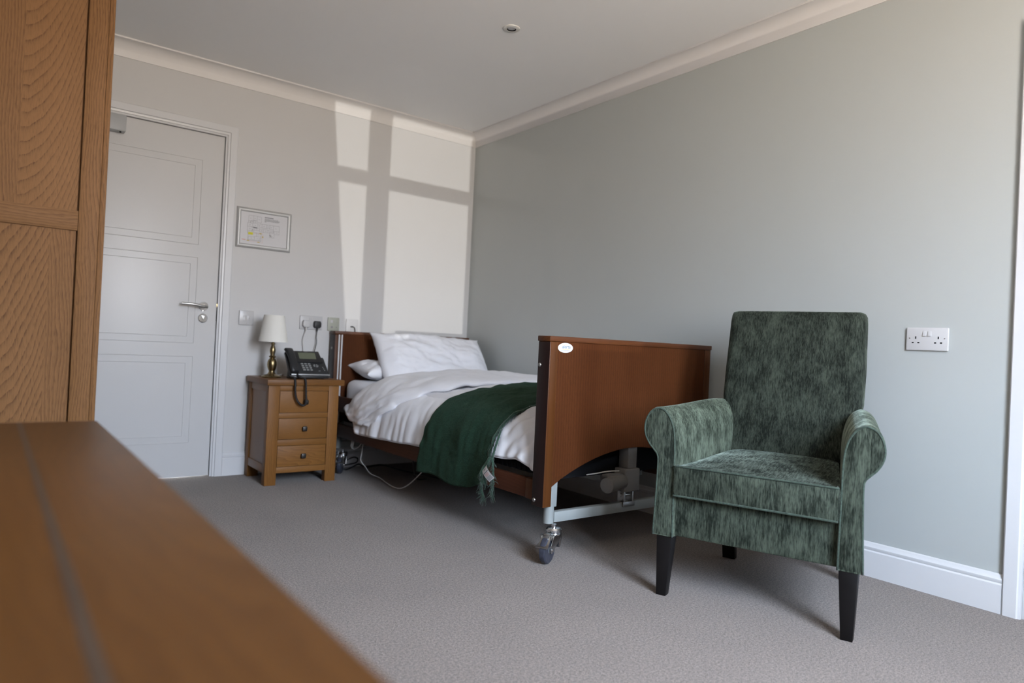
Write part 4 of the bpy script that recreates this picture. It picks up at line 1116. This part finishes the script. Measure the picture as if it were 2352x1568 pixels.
bm = NB(); sheet(bm, 80, 150, throw); bmesh.ops.recalc_face_normals(bm, faces=bm.faces)
tw = obj('throw_blanket', bm, M['wool'], None, 180)
md = tw.modifiers.new('thick', 'SOLIDIFY'); md.thickness = 0.010; md.offset = 0.0
tag(tw, 'dark green woollen throw draped over the foot of the bed', 'blanket')
# frayed fringe along its foot-side edge, and knotted tails at the corner
rnd = random.Random(5); bm = NB()
for k in range(620):
    v = rnd.random()**0.8
    p = throw(1.0, v); q = throw(1.0, min(1, v+0.01))
    d = (q-p).normalized() if (q-p).length > 1e-6 else Vector((0, 0, -1))
    out = Vector((rnd.uniform(-0.5, 0.2), rnd.uniform(-1.0, 0.4), rnd.uniform(-0.6, 0.3)))
    L_ = rnd.uniform(0.010, 0.024)
    a = p+Vector((rnd.uniform(-.003, .003), rnd.uniform(0, 0.006), rnd.uniform(-.003, .003)))
    b = a+out.normalized()*L_*0.5+d*L_*0.3; c_ = b+out.normalized()*L_*0.3+d*L_*0.5+Vector((0, 0, -0.006))
    tube(bm, [a, b, c_], 0.0012, 4, sub=2, taper=0.4)
tube(bm, [throw(1.0, k/60)+Vector((-0.004+0.003*math.sin(k*2.1), 0.002*math.sin(k*1.3), 0)) for k in range(61)], 0.0055, 7, sub=2)
obj('fringe', bm, M['fringe'], tw, 180)['kind'] = 'stuff'
def tail(start, pts, r, seed):
    rr = random.Random(seed); bm = NB()
    P = spline([Vector(start)+Vector(p) for p in pts], 5)
    tube(bm, P, r, 7, smooth=False, taper=0.7)
    for k in range(260):
        t = rr.random(); p = P[min(len(P)-1, int(t*len(P)))]
        o_ = Vector((rr.uniform(-1, 0.5), rr.uniform(-1, 1), rr.uniform(-1.6, 0.0))).normalized()
        L_ = rr.uniform(0.010, 0.028)*(0.6+0.8*t)
        tube(bm, [p, p+o_*L_*0.45, p+o_*L_*0.8+Vector((0, 0, -0.008))], 0.0010, 4, sub=2, taper=0.4)
    return obj('tassel', bm, M['fringe'], tw, 180)
cn = throw(1.0, 0.90)
tail((0, 0, 0), [cn, (-1.106, -1.834, 0.300), (-1.110, -1.836, 0.278), (-1.110, -1.845, 0.252), (-1.110, -1.840, 0.229), (-1.108, -1.858, 0.192)], 0.0075, 1)
cn2 = throw(1.0, 0.80)
tail((0, 0, 0), [cn2+Vector((0, -0.010, 0)), (-1.095, -1.892, 0.372), (-1.100, -1.902, 0.345), (-1.104, -1.912, 0.300), (-1.106, -1.916, 0.262), (-1.106, -1.914, 0.212)], 0.0052, 2)
# care label
bm = NB()
TG = [Vector(p) for p in ((-1.112, -1.846, 0.303), (-1.112, -1.874, 0.332), (-1.120, -1.946, 0.291), (-1.120, -1.911, 0.268))]
def tagf(u, v, lift=0.0):
    # long side v, short side u; the card bows out from the fold it is sewn into
    a = TG[0].lerp(TG[1], u); b = TG[3].lerp(TG[2], u)
    p = a.lerp(b, v)
    bow = 4*v*(1-v)
    p = p+Vector((-0.010*bow, 0.0, 0.0045*bow))
    p.x -= lift
    return p
g = sheet(bm, 6, 14, tagf)
lab = obj('care_label', bm, M['sticker'], tw, 180, label='small white printed care label')
bm = NB()
def tline(v, u0, u1, t, mi):
    p = [tagf(u0, v, 0.0012), tagf(u1, v, 0.0012), tagf(u1, v+t, 0.0012), tagf(u0, v+t, 0.0012)]
    bm.faces.new([bm.verts.new(q) for q in p]).material_index = mi
tline(0.14, 0.30, 0.6, 0.05, 0); tline(0.22, 0.35, 0.8, 0.04, 0); tline(0.42, 0.08, 0.92, 0.05, 1)
for k in range(4): tline(0.52+k*0.055, 0.15, 0.8, 0.025, 2)
for k in range(5): tline(0.75+k*0.045, 0.12, 0.88, 0.022, 0)
obj('label_print', bm, [M['ink'], M['ink_dark'], M['ink_red']], lab, 0)

# ------------------------------------------------------------------ leads under the bed
hc = thing('handset_lead', 'white coiled bed control lead looping down below the duvet', 'cable', (-0.98, -0.45, 0.01))
ho = Vector((-0.98, -0.45, 0.01))
bm = NB(); pts = []
a0, a1 = Vector((-1.020, -0.375, 0.290)), Vector((-1.010, -0.315, 0.180))
ax = (a1-a0).normalized(); e1 = ax.orthogonal().normalized(); e2 = ax.cross(e1)
for k in range(15*10+1):
    t = k/150; an = 2*math.pi*15*t
    pts.append(a0+(a1-a0)*t+(e1*math.cos(an)+e2*math.sin(an))*0.0075-ho)
tube(bm, pts, 0.0028, 6, smooth=False)
obj('coil', bm, M['cable_white'], hc, 180)
bm = NB()
tube(bm, [a1-ho+e1*0.007, Vector((-1.005, -0.345, 0.170))-ho, Vector((-1.0, -0.40, 0.195))-ho, Vector((-1.0, -0.440, 0.235))-ho, Vector((-1.0, -0.452, 0.29))-ho], 0.0028, 8)
P8 = [(-1.0, -0.462, 0.30), (-1.0, -0.455, 0.24), (-1.0, -0.440, 0.165), (-1.0, -0.431, 0.113), (-0.97, -0.434, 0.075), (-0.90, -0.300, 0.0135), (-0.897, -0.482, 0.0125), (-0.925, -0.62, 0.0125), (-0.945, -0.755, 0.0125), (-0.93, -0.82, 0.018), (-0.92, -0.90, 0.06), (-0.90, -0.99, 0.14), (-0.88, -1.06, 0.22), (-0.86, -1.10, 0.29)]
P8[5] = (-0.93, -0.42, 0.030)
tube(bm, [Vector(p)-ho for p in P8], 0.0030, 8)
obj('lead', bm, M['cable_white'], hc, 180)
bl = thing('mains_lead', 'black coiled mains lead on the carpet under the head of the bed', 'cable', (-0.85, -0.12, 0))
bo = Vector((-0.85, -0.12, 0)); bm = NB()
tube(bm, [Vector(p)-bo for p in ((-0.985, -0.10, 0.030), (-0.95, -0.11, 0.060), (-0.905, -0.12, 0.080), (-0.875, -0.12, 0.068), (-0.885, -0.12, 0.045), (-0.93, -0.11, 0.035), (-0.985, -0.11, 0.025), (-0.96, -0.13, 0.006), (-0.90, -0.11, 0.018), (-0.86, -0.10, 0.030), (-0.84, -0.11, 0.022),
        (-0.80, -0.10, 0.0055), (-0.73, -0.06, 0.0055), (-0.66, -0.07, 0.0055), (-0.65, -0.24, 0.0055), (-0.60, -0.45, 0.0055), (-0.56, -0.62, 0.0055))], 0.0050, 8)
obj('loops', bm, M['plastic_black'], bl, 180)
bm = NB(); tube(bm, [Vector(p)-bo for p in ((-0.72, -0.55, 0.30), (-0.72, -0.56, 0.20), (-0.715, -0.56, 0.08), (-0.70, -0.58, 0.010), (-0.64, -0.60, 0.0055))], 0.004, 8); obj('drop', bm, M['plastic_black'], bl, 180)

# ------------------------------------------------------------------ green armchair
# local frame: +x = chair's left-to-right as seen from the front, -y = the way it faces
ang = math.atan2(-0.94293494, 0.33297703)
AO = Vector((-0.797, -2.9385, 0))
ac = thing('armchair', 'green chenille armchair with scroll arms and black legs', 'armchair', AO, ang)
# local +y must be the backwards direction (0.943, 0.333): rotate x-axis to (0.333,-0.943) gives y-axis (0.943, 0.333)
def tp_x(y):            # inward taper of the arms towards the back
    return -0.070*max(0, y+0.03)/0.48
APRO = [(0.2600, 0.2065), (0.2610, 0.30), (0.2630, 0.42), (0.2640, 0.52), (0.2700, 0.575), (0.2830, 0.612), (0.3030, 0.637), (0.3240, 0.6455), (0.3460, 0.638), (0.3640, 0.617), (0.3730, 0.590), (0.3740, 0.566), (0.3680, 0.542), (0.3540, 0.518), (0.3370, 0.500), (0.3250, 0.485), (0.3210, 0.462), (0.3220, 0.40), (0.3250, 0.30), (0.3290, 0.2065)]
def arm(sgn):
    bm = NB(); P2 = [Vector((x, 0, z)) for x, z in APRO]
    S = spline(P2, 4)
    cxm = sum(p.x for p in S)/len(S); czm = sum(p.z for p in S)/len(S)
    rings = []
    for (y, sc, grow) in ((-0.026, 0.93, 0), (-0.028, 1.0, 0.0), (-0.020, 1.0, 0.004), (0.02, 1.0, 0.004), (0.10, 1.0, 0.004), (0.2, 1.0, 0.004), (0.3, 1.0, 0.004), (0.4, 1.0, 0.004), (0.47, 1.0, 0.002), (0.50, 0.96, 0.0)):
        ring = []
        for p in S:
            x = cxm+(p.x-cxm)*sc; z = czm+(p.z-czm)*sc
            if grow and p.z > 0.23 and p.x > 0.30: x += grow
            if grow and p.z > 0.6: z += grow
            if p.z > 0.45: z += 0.020*sstep(0.0, 0.45, y)
            if p.z < 0.30 and p.x < 0.30 and y > 0: x = x
            ring.append((sgn*(x+tp_x(y)), y, z))
        rings.append(ring)
    ring_loft(bm, rings)
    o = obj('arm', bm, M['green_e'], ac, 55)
    bm = NB(); ring_loft(bm, [[(sgn*(cxm+(p.x-cxm)*sc), y, czm+(p.z-czm)*sc) for p in S] for y, sc in ((-0.0240, 0.985), (-0.0292, 0.985), (-0.0305, 0.93))])
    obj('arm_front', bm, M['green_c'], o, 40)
    # piped edge round the front panel
    bm = NB(); path = [(sgn*(p.x), -0.0285, p.z) for p in S]
    tube(bm, path, 0.0036, 8, smooth=False)
    obj('arm_piping', bm, M['piping'], o, 180)
    return o
arm(-1); arm(1)
# front rail and body
bm = NB()
def rail_pt(u, v):
    x = -0.258+0.516*u; z = 0.207+0.155*v
    z0 = 0.207+0.006*math.sin(math.pi*u)*0.5
    return x, z
prism(bm, [(-0.2585, -0.008), (0.2585, -0.008), (0.205, 0.47), (-0.205, 0.47)], lambda p: (p[0], p[1], 0.208), lambda p: (p[0], p[1], 0.40), 0.006)
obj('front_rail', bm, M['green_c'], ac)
# seat cushion, crowned, tapering to the back
bm = NB(); rings = []
def cushion_ring(t, inset):
    r = []
    y = -0.042+0.53*t
    hw = 0.2605-0.070*max(0, (y+0.03))/0.48
    hw -= inset
    for k in range(48):
        a = k/48*4; s_ = int(a); f = a-s_
        x, zz = ((-1+2*f, 0), (1, f), (1-2*f, 1), (-1, 1-f))[s_]
        rx, rz = hw*x, 0.350+0.106*zz
        # rounded corners
        cxr = 0.014
        dx = max(0, abs(rx)-(hw-cxr)); dz = max(0, abs(rz-0.403)-(0.053-cxr))
        d = math.hypot(dx, dz)
        if d > cxr:
            rx = math.copysign(hw-cxr+dx*cxr/d, rx); rz = 0.403+math.copysign(0.053-cxr+dz*cxr/d, rz-0.403)
        if zz > 0.5:
            rz += 0.016*(1-x*x)*sstep(0, 0.35, t)*sstep(1.1, 0.5, t)+0.020*sstep(0.05, 0.9, t)*zz
        rz = 0.403+(rz-0.403)*(1-inset*4)
        r.append((rx, y, rz))
    return r
for t, ins in ((0, 0.02), (0.006, 0.006), (0.02, 0.0), (0.1, 0), (0.2, 0), (0.3, 0), (0.4, 0), (0.5, 0), (0.6, 0), (0.7, 0), (0.8, 0), (0.9, 0), (1.0, 0)):
    rings.append(cushion_ring(t, ins))
ring_loft(bm, rings)
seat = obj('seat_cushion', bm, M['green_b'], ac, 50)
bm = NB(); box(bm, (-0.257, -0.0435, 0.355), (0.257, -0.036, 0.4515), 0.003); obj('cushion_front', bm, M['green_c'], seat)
for z in (0.4540, 0.3530):
    bm = NB(); tube(bm, [(-0.2515, -0.022, z), (-0.2515, -0.036, z), (-0.248, -0.042, z), (-0.15, -0.0430, z+0.001), (0, -0.0435, z+0.001), (0.15, -0.0430, z+0.001), (0.248, -0.042, z), (0.2515, -0.036, z), (0.2515, -0.022, z)], 0.0036, 8); obj('cushion_piping', bm, M['piping'], seat, 180)
# back: tall reclined slab with rounded edges
bm = NB(); rings = []
for (z, hw, t0, t1, rc) in ((0.40, 0.215, 0.415, 0.53, 0.03), (0.50, 0.226, 0.435, 0.548, 0.03), (0.60, 0.244, 0.452, 0.566, 0.032), (0.68, 0.256, 0.466, 0.580, 0.034), (0.80, 0.2555, 0.484, 0.598, 0.036), (0.92, 0.253, 0.502, 0.616, 0.038), (0.985, 0.2515, 0.512, 0.626, 0.038), (1.008, 0.249, 0.517, 0.628, 0.036), (1.020, 0.244, 0.524, 0.622, 0.03), (1.0255, 0.234, 0.534, 0.612, 0.025)):
    ring = []; c_ = (t0+t1)/2; hd = (t1-t0)/2
    for k in range(56):
        a = 2*math.pi*k/56; ca, sa = math.cos(a), math.sin(a)
        e = 0.13
        x = hw*math.copysign(abs(ca)**e, ca); y = hd*math.copysign(abs(sa)**e, sa)
        dx = max(0, abs(x)-(hw-rc)); dy = max(0, abs(y)-(hd-rc)); d = math.hypot(dx, dy)
        if d > rc: x = math.copysign(hw-rc+dx*rc/d, x); y = math.copysign(hd-rc+dy*rc/d, y)
        bulge = -0.010*(1-(x/hw)**2) if y < 0 else 0
        ring.append((x, c_+y+bulge, z))
    rings.append(ring)
ring_loft(bm, rings)
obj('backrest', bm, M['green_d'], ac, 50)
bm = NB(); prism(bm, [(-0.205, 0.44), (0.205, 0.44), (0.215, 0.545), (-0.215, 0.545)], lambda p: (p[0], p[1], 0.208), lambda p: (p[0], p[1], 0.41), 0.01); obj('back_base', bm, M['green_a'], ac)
for s_ in (-1, 1):
    bm = NB(); hexa(bm, [(s_*0.275, -0.026, 0), (s_*0.309, -0.026, 0), (s_*0.309, 0.006, 0), (s_*0.275, 0.006, 0)],
                    [(s_*0.262, -0.024, 0.209), (s_*0.316, -0.024, 0.209), (s_*0.316, 0.030, 0.209), (s_*0.262, 0.030, 0.209)], 0.0015); obj('leg', bm, M['black_wood'], ac)
    bm = NB(); hexa(bm, [(s_*0.205, 0.585, 0), (s_*0.255, 0.585, 0), (s_*0.255, 0.617, 0), (s_*0.205, 0.617, 0)],
                    [(s_*0.190, 0.485, 0.212), (s_*0.240, 0.485, 0.212), (s_*0.240, 0.540, 0.212), (s_*0.190, 0.540, 0.212)], 0.0015); obj('leg', bm, M['black_wood'], ac)
